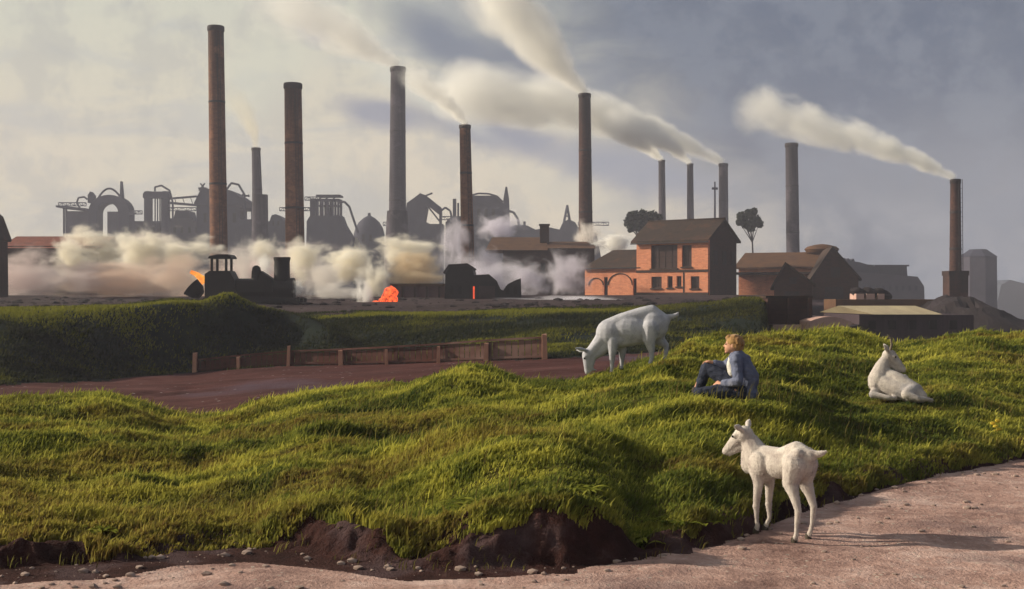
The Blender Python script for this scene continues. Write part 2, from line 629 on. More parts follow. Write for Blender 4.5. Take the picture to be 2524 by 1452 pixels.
# ------------------------------------------------------------------ grass
def blades(name, pts, length, width, rnd, mat, label, lean=.5, wind=(.25, .0), dry=None):
    n = len(pts)
    ang = RNG.uniform(0, 2 * PI, n)
    la = RNG.uniform(.1, lean, n)
    dirx, diry = np.cos(ang) * la + wind[0], np.sin(ang) * la + wind[1]
    wa = RNG.uniform(0, PI, n)
    wx, wy = np.cos(wa) * width * .5, np.sin(wa) * width * .5
    p = pts
    z0 = p[:, 2] - .012
    mid = np.stack([p[:, 0] + dirx * length * .35, p[:, 1] + diry * length * .35, z0 + length * .6], -1)
    tip = np.stack([p[:, 0] + dirx * length, p[:, 1] + diry * length, z0 + length * (1 - .35 * la)], -1)
    w = np.stack([wx, wy, 0 * wx], -1)
    b = np.stack([p[:, 0], p[:, 1], z0], -1)
    v = np.stack([b - w, b + w, mid + w * .75, mid - w * .75, tip], 1).reshape(-1, 3)
    k = np.arange(n)[:, None] * 5
    loops = np.concatenate([k + [0, 1, 2, 3], k + [3, 2, 4]], 1).astype(np.int32)
    me = bpy.data.meshes.new(name)
    me.vertices.add(n * 5)
    me.vertices.foreach_set('co', v.astype(np.float32).ravel())
    me.loops.add(n * 7)
    me.loops.foreach_set('vertex_index', loops.ravel())
    me.polygons.add(n * 2)
    st = (np.arange(n)[:, None] * 7 + [0, 4]).astype(np.int32)
    me.polygons.foreach_set('loop_start', st.ravel())
    me.polygons.foreach_set('use_smooth', np.ones(n * 2, bool))
    me.update(calc_edges=True)
    a = me.attributes.new('rnd', 'FLOAT', 'POINT')
    a.data.foreach_set('value', np.repeat(rnd, 5).astype(np.float32))
    if dry is not None:
        a = me.attributes.new('dry', 'FLOAT', 'POINT')
        a.data.foreach_set('value', np.repeat(dry, 5).astype(np.float32))
    me.materials.append(mat)
    o = bpy.data.objects.new(name, me)
    COL.objects.link(o)
    return tag(o, label, 'grass', None, 'stuff')


def grass_mat(name, dark, mid, light, dry, s1=.5, s2=2.2, trans=.35):
    m, t = new_mat(name)
    p = t.n('ShaderNodeNewGeometry').outputs['Position']
    v = t.mapping(p, (.5, 1.45, 1))
    r = attr(t, 'rnd')
    f = t.m('ADD', t.m('ADD', t.m('MULTIPLY', t.noise(v, s1, 5, .62, .3), .66), t.m('MULTIPLY', t.noise(v, s2, 5, .65), .34)), t.m('MULTIPLY', r, .09))
    col = t.ramp(f, [(.43, dark), (.535, mid), (.63, light)])
    d = t.sstep(t.noise(t.mapping(v, loc=(31, 7, 3)), s1 * .9, 5, .65), .52, .62)
    dd = t.m('MAXIMUM', t.m('MULTIPLY', d, .75), attr(t, 'dry'))
    col = t.mix(dd, col, t.mix(t.sstep(t.noise(p, 9, 3, .6), .4, .6), dry, t.mix(.5, dry, light)))
    di = t.n('ShaderNodeBsdfDiffuse')
    t.put(di.inputs[0], col)
    tr = t.n('ShaderNodeBsdfTranslucent')
    t.put(tr.inputs[0], t.mix(.25, col, light))
    mx = t.n('ShaderNodeMixShader')
    mx.inputs[0].default_value = trans
    t.put(mx.inputs[1], di.outputs[0])
    t.put(mx.inputs[2], tr.outputs[0])
    o = t.n('ShaderNodeOutputMaterial')
    t.put(o.inputs[0], mx.outputs[0])
    return m


M_GRASS = grass_mat('pasture_grass', (.024, .048, .018), (.14, .168, .032), (.50, .47, .085), (.13, .055, .03), .8, 3.6, .42)
M_BGRASS = grass_mat('bank_grass', (.005, .011, .013), (.012, .021, .018), (.20, .20, .03), (.02, .022, .02), .12, .6)


def scatter(n, y0, y1, pxlo, pxhi, power=2.0):
    Yv = y0 + (y1 - y0) * RNG.random(n)
    pxv = RNG.uniform(pxlo, pxhi, n)
    x = (pxv - HX) / F * Yv
    return x, Yv


M_DGRASS = grass_mat('dry_bank_grass', (.06, .045, .02), (.14, .12, .035), (.30, .27, .07), (.12, .06, .03), 1.5, 5, .3)
x, Yv = scatter(1400000, 7.6, 21.5, -420, 3080)
px, a, b, c, d, e, f = zones(x, Yv)
den = fbm(x / .35, Yv / .22, 71, 3)
big = fbm(x / 1.4, Yv / .6, 75, 3)
nj = .16 * fbm(x / .5, Yv / .3, 61, 3)
hol = np.exp(-((px - 770) / 110) ** 2) + np.exp(-((px - 1300) / 120) ** 2) + .6 * np.exp(-((px - 1640) / 90) ** 2) + .5 * np.exp(-((px - 120) / 130) ** 2)
lip = a + .34 * np.clip(.45 + .9 * fbm(x / .6, Yv * 0 + 3.3, 91, 3) + .55 * hol, .12, 1.05) + .35 * nj
keep = (Yv > lip) & (Yv < c + 3.4) & (np.maximum(den + .55 * big + .42, .22) > RNG.random(len(x)) * .5)
x, Yv = x[keep], Yv[keep]
den, big = den[keep], big[keep]
z = hgt(x, Yv)
ln = (.038 + .062 * np.clip(den + big * .8 + .5, 0, 1.3)) * RNG.uniform(.5, 1.25, len(x))
for fx, fy, fr, _ in FLAT:
    ln *= 1 - .55 * np.exp(-(((x - fx) / .5) ** 2 + ((Yv - fy) / .5) ** 2))
rn = np.clip(.5 + big * .6 + RNG.normal(0, .25, len(x)), 0, 1)
px, a, b, c, d, e, f = zones(x, Yv)
dry = np.clip(np.exp(-((px - 60) / 420) ** 2) * (1 - sm(Yv, 9.2, 12.5)) * 1.1 + 1.2 * fbm(x / .8, Yv / .4, 301, 3), 0, .85) * sm(np.exp(-((px - 60) / 600) ** 2), .2, .6)
edge = np.exp(-((Yv - b) / .28) ** 2)
dry = np.clip(np.maximum(dry, edge * np.clip(.25 + 1.3 * fbm(x / .5, Yv / .4, 305, 3), 0, .8)), 0, .85)
ln *= np.where(RNG.random(len(x)) < .06, RNG.uniform(1.2, 1.9, len(x)), 1.0)
blades('grass', np.stack([x, Yv, z], -1), ln, .010 + .0006 * Yv, rn, M_GRASS, 'tussocky yellow green pasture grass with brown hollows', dry=dry)

x, Yv = scatter(11000, 8.0, 19.5, -420, 3080)
px, a, b, c, d, e, f = zones(x, Yv)
den = fbm(x / .9, Yv / .6, 271, 3)
keep = (Yv > b + .1) & (Yv < c + 1.0) & (den > RNG.random(len(x)) * .45 - .02)
x, Yv = x[keep], Yv[keep]
blades('tall_grass', np.stack([x, Yv, hgt(x, Yv)], -1), RNG.uniform(.10, .26, len(x)), .006 + .0004 * Yv, RNG.random(len(x)), M_DGRASS, 'scattered taller seeding stalks standing out of the pasture grass', .35)
x, Yv = scatter(70000, 7.3, 14.0, -420, 3080)
px, a, b, c, d, e, f = zones(x, Yv)
den = fbm(x / .3, Yv / .2, 171, 3)
keep = (Yv > a - .12 + .3 * den) & (Yv < b + .1) & (den + .1 > RNG.random(len(x)) * .9)
x, Yv = x[keep], Yv[keep]
blades('dry_grass', np.stack([x, Yv, hgt(x, Yv)], -1), RNG.uniform(.03, .11, len(x)), .008 + 0 * x, RNG.random(len(x)), M_DGRASS, 'thin dry tufts on the bare earth bank beside the path')
pm_x, pm_y = scatter(5500, 6.6, 13.2, -200, 2740)
px, a, b, c, d, e, f = zones(pm_x, pm_y)
den = fbm(pm_x / .7, pm_y / .5, 181, 3)
keep = (pm_y < a + .03) & (den + .35 + .5 * np.exp(-((pm_y - a) / .25) ** 2) > RNG.random(len(pm_x)))
pm_x, pm_y = pm_x[keep], pm_y[keep]
pz = hgt(pm_x, pm_y)
mbp = MB()
RT = []
for q in range(14):
    r_ = MB().rock((0, 0, 0), 1, q, 1, (1.2, 1, .7), .3)
    RT.append(([tuple(p) for p in r_.v], r_.f))
for q in range(len(pm_x)):
    rr_ = .004 + .030 * random.random() ** 5
    tv, tf = RT[q % 14]
    mbp.add([(pm_x[q] + p[0] * rr_, pm_y[q] + p[1] * rr_, pz[q] + rr_ * .15 + p[2] * rr_) for p in tv], tf)
tag(mbp.build('pebbles', solid('pebble_stone', (.44, .33, .28), (.20, .14, .12), 9, bump=.2), None, smooth=True), 'small pebbles strewn over the sandy path', 'pebbles', None, 'stuff')

x, Yv = scatter(320000, 44, 70, -240, 1920)
px, a, b, c, d, e, f = zones(x, Yv)
den = fbm(x / 1.6, Yv / 1.2, 81, 3)
keep = (Yv > e - .3 + den) & (Yv < f + 3.5) & (den + .5 > RNG.random(len(x)) * .8)
x, Yv, den = x[keep], Yv[keep], den[keep]
f = f[keep]
rn = np.clip(.2 + den * .5 + 1.5 * np.exp(-((Yv - f) / 1.5) ** 2) + RNG.normal(0, .2, len(x)), 0, 2)
blades('bank_grass', np.stack([x, Yv, hgt(x, Yv)], -1), RNG.uniform(.06, .20, len(x)), .06 + 0 * x, rn, M_BGRASS, 'rough dark grass covering the embankment below the works')

# grass.material of the bank top is lighter in colour, standing in for sunlight: handled by rnd above

# ------------------------------------------------------------------ lights, sky, camera
SUN_AZ, SUN_EL = rad(80), rad(24)                  # azimuth from +Y towards -X
sd = Vector((-math.sin(SUN_AZ) * math.cos(SUN_EL), math.cos(SUN_AZ) * math.cos(SUN_EL), math.sin(SUN_EL)))
sun = bpy.data.lights.new('sun', 'SUN')
sun.energy = 5.0
sun.angle = rad(.6)
sun.color = (1.0, .88, .69)
so = bpy.data.objects.new('sun', sun)
so.rotation_euler = sd.to_track_quat('Z', 'Y').to_euler()
so.location = (-40, 10, 60)
COL.objects.link(so)

W = bpy.data.worlds.new('World')
S.world = W
W.use_nodes = True
t = NT(W.node_tree)
sky = t.n('ShaderNodeTexSky')
sky.sky_type = 'NISHITA'
sky.sun_disc = False
sky.sun_elevation = SUN_EL
sky.sun_rotation = -SUN_AZ
sky.air_density = 1.5
sky.dust_density = 3.0
g = t.n('ShaderNodeTexCoord').outputs['Generated']
sp = t.n('ShaderNodeSeparateXYZ')
t.put(sp.inputs[0], g)
yy = t.m('MAXIMUM', t.m('ABSOLUTE', sp.outputs[1]), .12)
u = t.m('DIVIDE', sp.outputs[0], yy)
v = t.m('DIVIDE', t.m('MAXIMUM', sp.outputs[2], 0.0), yy)
cv = t.n('ShaderNodeCombineXYZ')
t.put(cv.inputs[0], u)
t.put(cv.inputs[1], v)
UV = cv.outputs[0]
n1 = t.noise(UV, 6, 6, .6, .5)
n2 = t.noise(t.mapping(UV, (4, 11, 1), (0, 0, rad(22))), 1.6, 6, .62, .6)
n3 = t.noise(UV, 22, 5, .65)
nn = t.m('ADD', t.m('ADD', t.m('MULTIPLY', t.m('SUBTRACT', n1, .5), .35), t.m('MULTIPLY', t.m('SUBTRACT', n2, .5), .5)), t.m('MULTIPLY', t.m('SUBTRACT', n3, .5), .12))
vv = t.m('MINIMUM', v, .5)
s_ = t.m('ADD', t.m('ADD', u, t.m('MULTIPLY', t.m('SUBTRACT', vv, .075), .9)), t.m('ADD', -.135, t.m('MULTIPLY', nn, .42)))
fr = t.sstep(s_, -.10, .12)
left = t.mix(t.sstep(vv, .1, .27), (.58, .505, .38), (.49, .49, .40))
left = t.mix(t.m('MULTIPLY', t.sstep(n1, .45, .62), .35), left, (.56, .53, .41))
left = t.mix(t.m('MULTIPLY', t.sstep(n2, .47, .62), .5), left, (.33, .345, .36))
left = t.mix(t.m('MULTIPLY', t.sstep(n3, .45, .6), .5), left, (.36, .35, .32))
right = t.mix(t.sstep(t.m('ADD', vv, t.m('MULTIPLY', nn, .05)), .03, .15), (.225, .235, .265), (.045, .07, .125))
right = t.mix(t.m('MULTIPLY', t.sstep(n2, .42, .66), .45), right, (.105, .125, .165))
right = t.mix(t.m('MULTIPLY', t.sstep(n3, .42, .6), .6), right, (.12, .145, .195))
right = t.mix(t.m('MULTIPLY', t.sstep(n1, .5, .66), .5), right, (.035, .055, .10))
cl = t.mix(fr, left, right)


def smudge(base, px, py, rx, ry, ang, col, amt, lo=.2, hi=1.05):
    u0, v0 = (px - HX) / F, (HY - py) / F
    du = t.m('SUBTRACT', t.m('ADD', u, t.m('MULTIPLY', nn, .06)), u0)
    dv = t.m('SUBTRACT', t.m('ADD', v, t.m('MULTIPLY', nn, .05)), v0)
    c_, s2_ = math.cos(rad(ang)), math.sin(rad(ang))
    a_ = t.m('ADD', t.m('MULTIPLY', du, c_), t.m('MULTIPLY', dv, s2_))
    b_ = t.m('SUBTRACT', t.m('MULTIPLY', dv, c_), t.m('MULTIPLY', du, s2_))
    q = t.m('SQRT', t.m('ADD', t.m('POWER', t.m('DIVIDE', a_, rx / F), 2), t.m('POWER', t.m('DIVIDE', b_, ry / F), 2)))
    q = t.m('ADD', q, t.m('MULTIPLY', nn, 1.2))
    k = t.m('MULTIPLY', t.m('SUBTRACT', 1.0, t.sstep(q, lo, hi)), amt)
    return t.mix(k, base, col)


cl = smudge(cl, 1110, 100, 270, 100, -28, (.10, .125, .18), .92)
cl = smudge(cl, 1290, 150, 160, 90, -30, (.09, .115, .17), .85)
cl = smudge(cl, 760, 85, 70, 45, -15, (.24, .25, .31), .7)
cl = smudge(cl, 930, 285, 150, 48, -14, (.17, .185, .26), .85)
cl = smudge(cl, 1210, 330, 270, 62, -16, (.15, .17, .245), .9)
cl = smudge(cl, 1560, 420, 330, 80, -14, (.18, .205, .28), .8)
cl = smudge(cl, 1330, 262, 330, 70, -12, (.60, .575, .45), .85)
cl = smudge(cl, 1420, 480, 260, 60, -18, (.50, .465, .37), .6)
cl = smudge(cl, 620, 200, 130, 200, -50, (.53, .53, .42), .5)
cl = smudge(cl, 1050, 240, 260, 45, -30, (.56, .55, .46), .7)
cl10 = t.mix(1.0, cl, (10, 10, 10), 'MULTIPLY')
mixed = t.mix(.93, sky.outputs[0], cl10)
bg = t.n('ShaderNodeBackground')
t.put(bg.inputs[0], mixed)
bg.inputs[1].default_value = .1
o = t.n('ShaderNodeOutputWorld')
t.put(o.inputs[0], bg.outputs[0])

cam = bpy.data.cameras.new('camera')
cam.sensor_width = 36
cam.lens = 36 * F / 2524
cam.clip_start = .1
cam.clip_end = 5000
co = bpy.data.objects.new('camera', cam)
co.location = (0, 0, H)
co.rotation_euler = (rad(90), 0, 0)
COL.objects.link(co)
S.camera = co
S.view_settings.view_transform = 'Standard'
S.view_settings.look = 'None'
S.view_settings.exposure = .38
S.view_settings.gamma = 1

# ------------------------------------------------------------------ air
hb = MB().box(-520, 520, -16, 770, -19, 92).build('haze', None)
m, t = new_mat('haze_air')
pv = t.n('ShaderNodeVolumePrincipled')
pv.inputs['Color'].default_value = (.80, .81, .96, 1)
pv.inputs['Density'].default_value = .0006
o = t.n('ShaderNodeOutputMaterial')
t.put(o.inputs['Volume'], pv.outputs[0])
hb.data.materials.append(m)
tag(hb, 'thin smoky blue violet air over the whole view', 'haze', None, 'stuff')

# ================================================================== the works
M_BRN = brick('chimney_brick', (.20, .09, .05), (.12, .05, .032), (.13, .09, .07), soot=.7, cyl=True)
M_BRD = brick('sooty_chimney_brick', (.075, .035, .028), (.045, .022, .02), (.05, .035, .03), soot=.6, cyl=True)
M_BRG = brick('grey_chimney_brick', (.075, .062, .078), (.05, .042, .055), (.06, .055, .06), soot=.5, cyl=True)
M_CAPD = solid('soot_cap', (.05, .04, .042), (.02, .016, .018), .8)
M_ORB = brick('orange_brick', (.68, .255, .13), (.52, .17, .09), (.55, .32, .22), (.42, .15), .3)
M_DRB = brick('dark_and_shaded_brick', (.058, .024, .018), (.038, .015, .013), (.04, .025, .02), (.42, .15), .5)
M_ROOF = solid('sooty_roof_tiles', (.042, .024, .016), (.016, .010, .009), 1.5, bump=.6, c3=(.06, .028, .016))
M_ROOFR = solid('rusty_roof', (.13, .06, .025), (.05, .025, .015), .8, bump=.5)
M_IRON = solid('black_iron', (.012, .009, .010), (.005, .004, .005), 1.2, rough=.6, bump=.3)
M_FAR = solid('far_works_hazed_iron', (.040, .040, .066), (.020, .020, .036), .35, bump=.5)  # blue violet of distant haze is put into the base colour
M_FARB = solid('far_works_hazed_brick', (.072, .062, .085), (.040, .037, .055), .3, bump=.5)  # haze tint painted in here too
M_DARK = solid('dark_opening', (.012, .008, .008), (.006, .005, .005), 1)
M_GLASS = solid('sooty_glass', (.06, .03, .025), (.02, .012, .012), 3.0, rough=.35, bump=.15)
M_CREAM = solid('pale_sheet_roof', (.50, .42, .26), (.30, .24, .16), .8, bump=.4, stretch=(1, .3, 1))
M_PINK = solid('pinkish_render', (.55, .36, .30), (.36, .22, .19), 1.0)
M_SLAG = solid('dark_slag', (.022, .014, .016), (.008, .005, .006), .7, bump=1.0, bscale=3, c3=(.03, .022, .028))
M_TRIM = solid('soot_trim', (.05, .03, .022), (.025, .015, .012), 2)
M_WOOD = solid('red_brown_wood', (.10, .030, .020), (.035, .012, .011), 1.2, stretch=(.5, 1, 1), c3=(.17, .10, .085))
M_POST = solid('pale_post_wood', (.56, .31, .21), (.34, .16, .11), 4, stretch=(1, 1, .4))
M_TIMB = solid('dark_timber', (.05, .03, .03), (.02, .012, .012), 2)


def chimney(label, cxt, top, wt, cxb, bot, wb, Y, mat, ring=True, capmat=None, plinth=None, cone=None):
    base = at(cxb, bot, Y)
    base.z = 1.0
    s = Y / F
    tp = at(cxt, top, Y)
    hgt_ = tp.z - base.z
    r0, r1 = wb / 2 * s, wt / 2 * s
    root = empty('factory_chimney', base, label, 'chimney', 'factory chimneys against the sky')
    lean = tp.x - base.x
    prof, n = [], 18
    for k in range(n + 1):
        q = k / n
        prof.append((r0 + (r1 - r0) * q ** .85, hgt_ * q))
    mb = MB().lathe(prof, (0, 0, 0), 36)
    if plinth is None:
        for k, v_ in enumerate(mb.v):
            v_.x += lean * v_.z / hgt_
    else:
        for v_ in mb.v:
            v_.x += lean * v_.z / hgt_
    mb.build('shaft', mat, root, True, True)
    if ring:
        ch = max(.5, wt * s * .35)
        c = MB().lathe([(r1 * 1.02, 0), (r1 * 1.10, ch * .15), (r1 * 1.10, ch * .85), (r1 * 1.03, ch), (r1 * .8, ch), (r1 * .8, ch * .6)], (lean, 0, hgt_ - ch * .9), 36)
        c.build('cap', capmat or M_CAPD, root, True, True)
        for q in (.72, .42):
            rr = r0 + (r1 - r0) * q ** .85
            MB().lathe([(rr * 1.0, 0), (rr * 1.035, .05), (rr * 1.035, .25), (rr, .3)], (lean * q, 0, hgt_ * q), 36).build('iron_band', M_CAPD, root, True, True)
    if Y < 200:
        lad = MB()
        zz = [hgt_ * q / 14 for q in range(15)]
        pts_l, pts_r = [], []
        for z_ in zz:
            q = z_ / hgt_
            rr = r0 + (r1 - r0) * q ** .85 + .14
            an_ = rad(-62)
            cx_, cy_ = lean * q + rr * math.cos(an_), rr * math.sin(an_)
            pts_l.append(Vector((cx_ - .2, cy_, z_)))
            pts_r.append(Vector((cx_ + .2, cy_, z_)))
        for A, B_ in zip(pts_l, pts_l[1:]):
            lad.bar(A, B_, .05, .05)
        for A, B_ in zip(pts_r, pts_r[1:]):
            lad.bar(A, B_, .05, .05)
        for j in range(int(hgt_ / .5)):
            q = j * .5 / hgt_
            i0 = min(13, int(q * 14))
            w_ = q * 14 - i0
            lad.bar(pts_l[i0].lerp(pts_l[i0 + 1], w_), pts_r[i0].lerp(pts_r[i0 + 1], w_), .03, .03)
        lad.build('ladder', M_CAPD, root, True)
    if plinth:
        pw, ph = plinth
        r = pw / 2 * s
        z1 = at(0, ph, Y).z - base.z
        MB().box(-r, r, -r, r, -5, z1 - .5).box(-r * 1.08, r * 1.08, -r * 1.08, r * 1.08, z1 - .5, z1).build('plinth', mat, root, True)
    if cone:
        cw, cy_ = cone
        zc_ = at(0, cy_, Y).z - base.z
        MB().lathe([(cw / 2 * s, 0), (r0 + .15, zc_)], (0, 0, 0), 24).build('base', mat, root, True, True)
    return root


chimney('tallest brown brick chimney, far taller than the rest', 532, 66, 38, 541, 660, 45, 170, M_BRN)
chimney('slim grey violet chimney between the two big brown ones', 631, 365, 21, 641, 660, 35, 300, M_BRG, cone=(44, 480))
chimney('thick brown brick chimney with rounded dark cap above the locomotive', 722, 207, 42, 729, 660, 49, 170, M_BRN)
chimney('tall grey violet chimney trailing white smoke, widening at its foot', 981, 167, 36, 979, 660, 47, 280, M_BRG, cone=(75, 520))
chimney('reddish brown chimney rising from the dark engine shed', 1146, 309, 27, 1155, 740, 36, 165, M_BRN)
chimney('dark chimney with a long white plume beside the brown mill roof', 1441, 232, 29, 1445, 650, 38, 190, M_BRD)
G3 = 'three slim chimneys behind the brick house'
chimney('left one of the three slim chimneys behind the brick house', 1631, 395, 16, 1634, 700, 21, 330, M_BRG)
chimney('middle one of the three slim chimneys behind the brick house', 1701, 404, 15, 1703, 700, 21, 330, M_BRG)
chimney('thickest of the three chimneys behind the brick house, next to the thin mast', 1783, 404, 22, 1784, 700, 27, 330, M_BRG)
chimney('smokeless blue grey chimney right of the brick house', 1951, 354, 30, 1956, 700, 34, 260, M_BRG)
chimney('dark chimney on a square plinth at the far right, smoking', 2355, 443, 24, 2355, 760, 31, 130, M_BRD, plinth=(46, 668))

# thin mast beside the three chimneys
b = at(1762, 720, 325)
b.z = 1.5
mz = at(1762, 448, 325).z - 1.5
mb = MB().tube((0, 0, 0), (0, 0, mz), .45, .22).box(-.8, .8, -.15, .15, mz * .93, mz * .95)
o = mb.build('mast', M_FAR, None, True)
o.location = b
tag(o, 'thin bare mast close beside the thickest of three chimneys', 'mast')


def far(name, label, cat, cxp, Y, group=None):
    p = at(cxp, 726, Y)
    p.z = 1.4
    return empty(name, p, label, cat, group)


YF = 400.0
# --- hoist frame with round arch, far left
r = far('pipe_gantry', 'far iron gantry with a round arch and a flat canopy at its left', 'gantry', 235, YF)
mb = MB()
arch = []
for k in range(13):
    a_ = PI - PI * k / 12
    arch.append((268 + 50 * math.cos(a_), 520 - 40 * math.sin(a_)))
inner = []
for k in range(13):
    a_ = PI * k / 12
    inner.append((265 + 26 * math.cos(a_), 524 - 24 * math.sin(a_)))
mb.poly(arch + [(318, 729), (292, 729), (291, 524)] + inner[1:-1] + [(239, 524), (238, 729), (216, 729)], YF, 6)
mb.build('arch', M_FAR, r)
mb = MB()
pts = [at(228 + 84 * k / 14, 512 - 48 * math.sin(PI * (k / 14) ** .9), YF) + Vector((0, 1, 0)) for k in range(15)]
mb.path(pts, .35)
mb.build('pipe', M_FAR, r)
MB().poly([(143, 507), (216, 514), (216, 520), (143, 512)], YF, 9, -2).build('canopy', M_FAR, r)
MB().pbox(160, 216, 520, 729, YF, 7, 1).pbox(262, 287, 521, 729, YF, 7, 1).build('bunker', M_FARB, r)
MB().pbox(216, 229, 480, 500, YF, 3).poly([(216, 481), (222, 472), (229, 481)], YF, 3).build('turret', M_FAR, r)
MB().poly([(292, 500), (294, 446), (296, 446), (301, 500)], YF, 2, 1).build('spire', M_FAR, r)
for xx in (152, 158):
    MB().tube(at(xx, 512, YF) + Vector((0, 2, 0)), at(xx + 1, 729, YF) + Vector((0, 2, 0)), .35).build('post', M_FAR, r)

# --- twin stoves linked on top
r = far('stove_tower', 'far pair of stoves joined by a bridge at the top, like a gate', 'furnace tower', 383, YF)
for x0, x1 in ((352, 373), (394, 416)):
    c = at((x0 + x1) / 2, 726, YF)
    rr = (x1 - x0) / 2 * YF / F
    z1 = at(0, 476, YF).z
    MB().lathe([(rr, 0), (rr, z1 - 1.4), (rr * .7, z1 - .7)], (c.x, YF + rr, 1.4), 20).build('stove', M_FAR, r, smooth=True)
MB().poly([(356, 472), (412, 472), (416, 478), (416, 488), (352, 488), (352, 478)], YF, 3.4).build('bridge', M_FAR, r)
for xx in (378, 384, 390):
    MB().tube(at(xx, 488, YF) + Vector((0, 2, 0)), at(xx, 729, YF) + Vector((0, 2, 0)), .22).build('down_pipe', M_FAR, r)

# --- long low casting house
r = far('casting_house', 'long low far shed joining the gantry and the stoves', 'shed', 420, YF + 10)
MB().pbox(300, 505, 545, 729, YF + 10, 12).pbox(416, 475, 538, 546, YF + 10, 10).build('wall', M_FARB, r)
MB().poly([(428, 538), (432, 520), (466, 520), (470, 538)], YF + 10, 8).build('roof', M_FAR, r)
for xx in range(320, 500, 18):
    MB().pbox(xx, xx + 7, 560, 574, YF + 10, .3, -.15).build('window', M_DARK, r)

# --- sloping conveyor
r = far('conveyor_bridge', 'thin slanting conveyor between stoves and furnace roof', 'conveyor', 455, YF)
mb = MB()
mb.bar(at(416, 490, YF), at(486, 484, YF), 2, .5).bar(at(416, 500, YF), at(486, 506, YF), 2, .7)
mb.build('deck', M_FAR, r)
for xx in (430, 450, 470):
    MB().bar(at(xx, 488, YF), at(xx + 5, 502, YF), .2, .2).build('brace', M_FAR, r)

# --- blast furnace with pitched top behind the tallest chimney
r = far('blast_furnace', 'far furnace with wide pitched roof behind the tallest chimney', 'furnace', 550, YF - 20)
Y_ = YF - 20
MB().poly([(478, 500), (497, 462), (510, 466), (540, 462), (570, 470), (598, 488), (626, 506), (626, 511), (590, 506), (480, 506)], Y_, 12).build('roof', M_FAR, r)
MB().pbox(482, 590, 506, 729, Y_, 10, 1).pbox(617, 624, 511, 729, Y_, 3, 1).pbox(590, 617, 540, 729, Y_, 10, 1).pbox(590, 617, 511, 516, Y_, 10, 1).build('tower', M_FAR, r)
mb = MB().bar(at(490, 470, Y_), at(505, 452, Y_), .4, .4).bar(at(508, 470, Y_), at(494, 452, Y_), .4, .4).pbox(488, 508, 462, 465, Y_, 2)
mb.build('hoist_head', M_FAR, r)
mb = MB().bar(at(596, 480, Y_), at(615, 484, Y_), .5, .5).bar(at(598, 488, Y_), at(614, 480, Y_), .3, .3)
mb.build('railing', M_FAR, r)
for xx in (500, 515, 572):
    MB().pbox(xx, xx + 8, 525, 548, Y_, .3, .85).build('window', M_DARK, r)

# --- round roofed shed
r = far('gas_shed', 'far stepped shed between the slim and the thick chimney', 'shed', 675, YF)
MB().poly([(650, 729), (650, 560), (656, 548), (664, 545), (670, 530), (680, 528), (692, 534), (700, 545), (715, 550), (715, 729)], YF, 8).build('body', M_FAR, r)
MB().pbox(672, 676, 545, 556, YF, .3, -.1).pbox(684, 688, 545, 556, YF, .3, -.1).build('window', M_DARK, r)

# --- furnace with open crown
r = far('furnace_tower', 'far furnace tower with an open pillared crown and sloping sides', 'furnace', 810, YF - 20)
MB().poly([(752, 729), (756, 545), (764, 532), (838, 530), (846, 552), (866, 585), (872, 729)], Y_, 10).build('body', M_FAR, r)
for xx in (783, 795, 808, 820, 834):
    for dy in (0, 6):
        MB().tube(at(xx, 492, Y_) + Vector((0, dy, 0)), at(xx, 532, Y_) + Vector((0, dy, 0)), .38).build('pillar', M_FAR, r)
mb = MB().pbox(779, 839, 480, 484, Y_, 7, -.5).pbox(781, 837, 490, 494, Y_, 7, -.4).pbox(781, 837, 505, 507, Y_, 7, -.4)
for a_, b_ in ((784, 800), (800, 818), (818, 834)):
    mb.bar(at(a_, 492, Y_), at(b_, 482, Y_), .3, .3)
mb.build('crown', M_FAR, r)
MB().pbox(764, 778, 489, 535, Y_, 4).build('hoist_shaft', M_FAR, r)
MB().pbox(798, 808, 510, 531, Y_, 3, 1.5).build('bell', M_FAR, r)

# --- pointed-dome building
r = far('domed_kiln', 'far kiln with a pointed dome between furnace tower and grey chimney', 'kiln', 910, YF)
s_f = YF / F
c = at(910, 726, YF)
MB().lathe([(39 * s_f, 0), (38 * s_f, (726 - 575) * s_f), (34 * s_f, (726 - 560) * s_f), (26 * s_f, (726 - 546) * s_f), (14 * s_f, (726 - 535) * s_f), (3 * s_f, (726 - 529) * s_f)], (c.x, YF, 1.4), 28).build('body', M_FAR, r, smooth=True)
MB().lathe([(4 * s_f, 0), (3.5 * s_f, 1.0)], (c.x, YF, 1.4 + (726 - 530) * s_f), 10).build('vent', M_FAR, r, smooth=True)
MB().pbox(897, 903, 580, 596, YF, .4, -5.3).pbox(915, 921, 580, 596, YF, .4, -5.3).build('window', M_DARK, r)
r = far('pump_house', 'low far shed with a pale sunlit roof left of the domed kiln', 'shed', 860, YF - 15)
MB().pbox(835, 884, 606, 729, YF - 15, 7).build('wall', M_FAR, r)
a_, b_ = at(832, 608, YF - 15.3), at(884, 584, YF - 15.3)
MB().add([(a_.x, a_.y, a_.z), (b_.x, a_.y, a_.z), (b_.x - 1.0, a_.y + 4.5, b_.z), (a_.x + 2.5, a_.y + 4.5, b_.z), (a_.x, a_.y + 9, a_.z), (b_.x, a_.y + 9, a_.z)],
         [(0, 1, 2, 3), (3, 2, 5, 4), (0, 3, 4), (1, 5, 2), (0, 4, 5, 1)]).build('roof', M_CREAM, r)

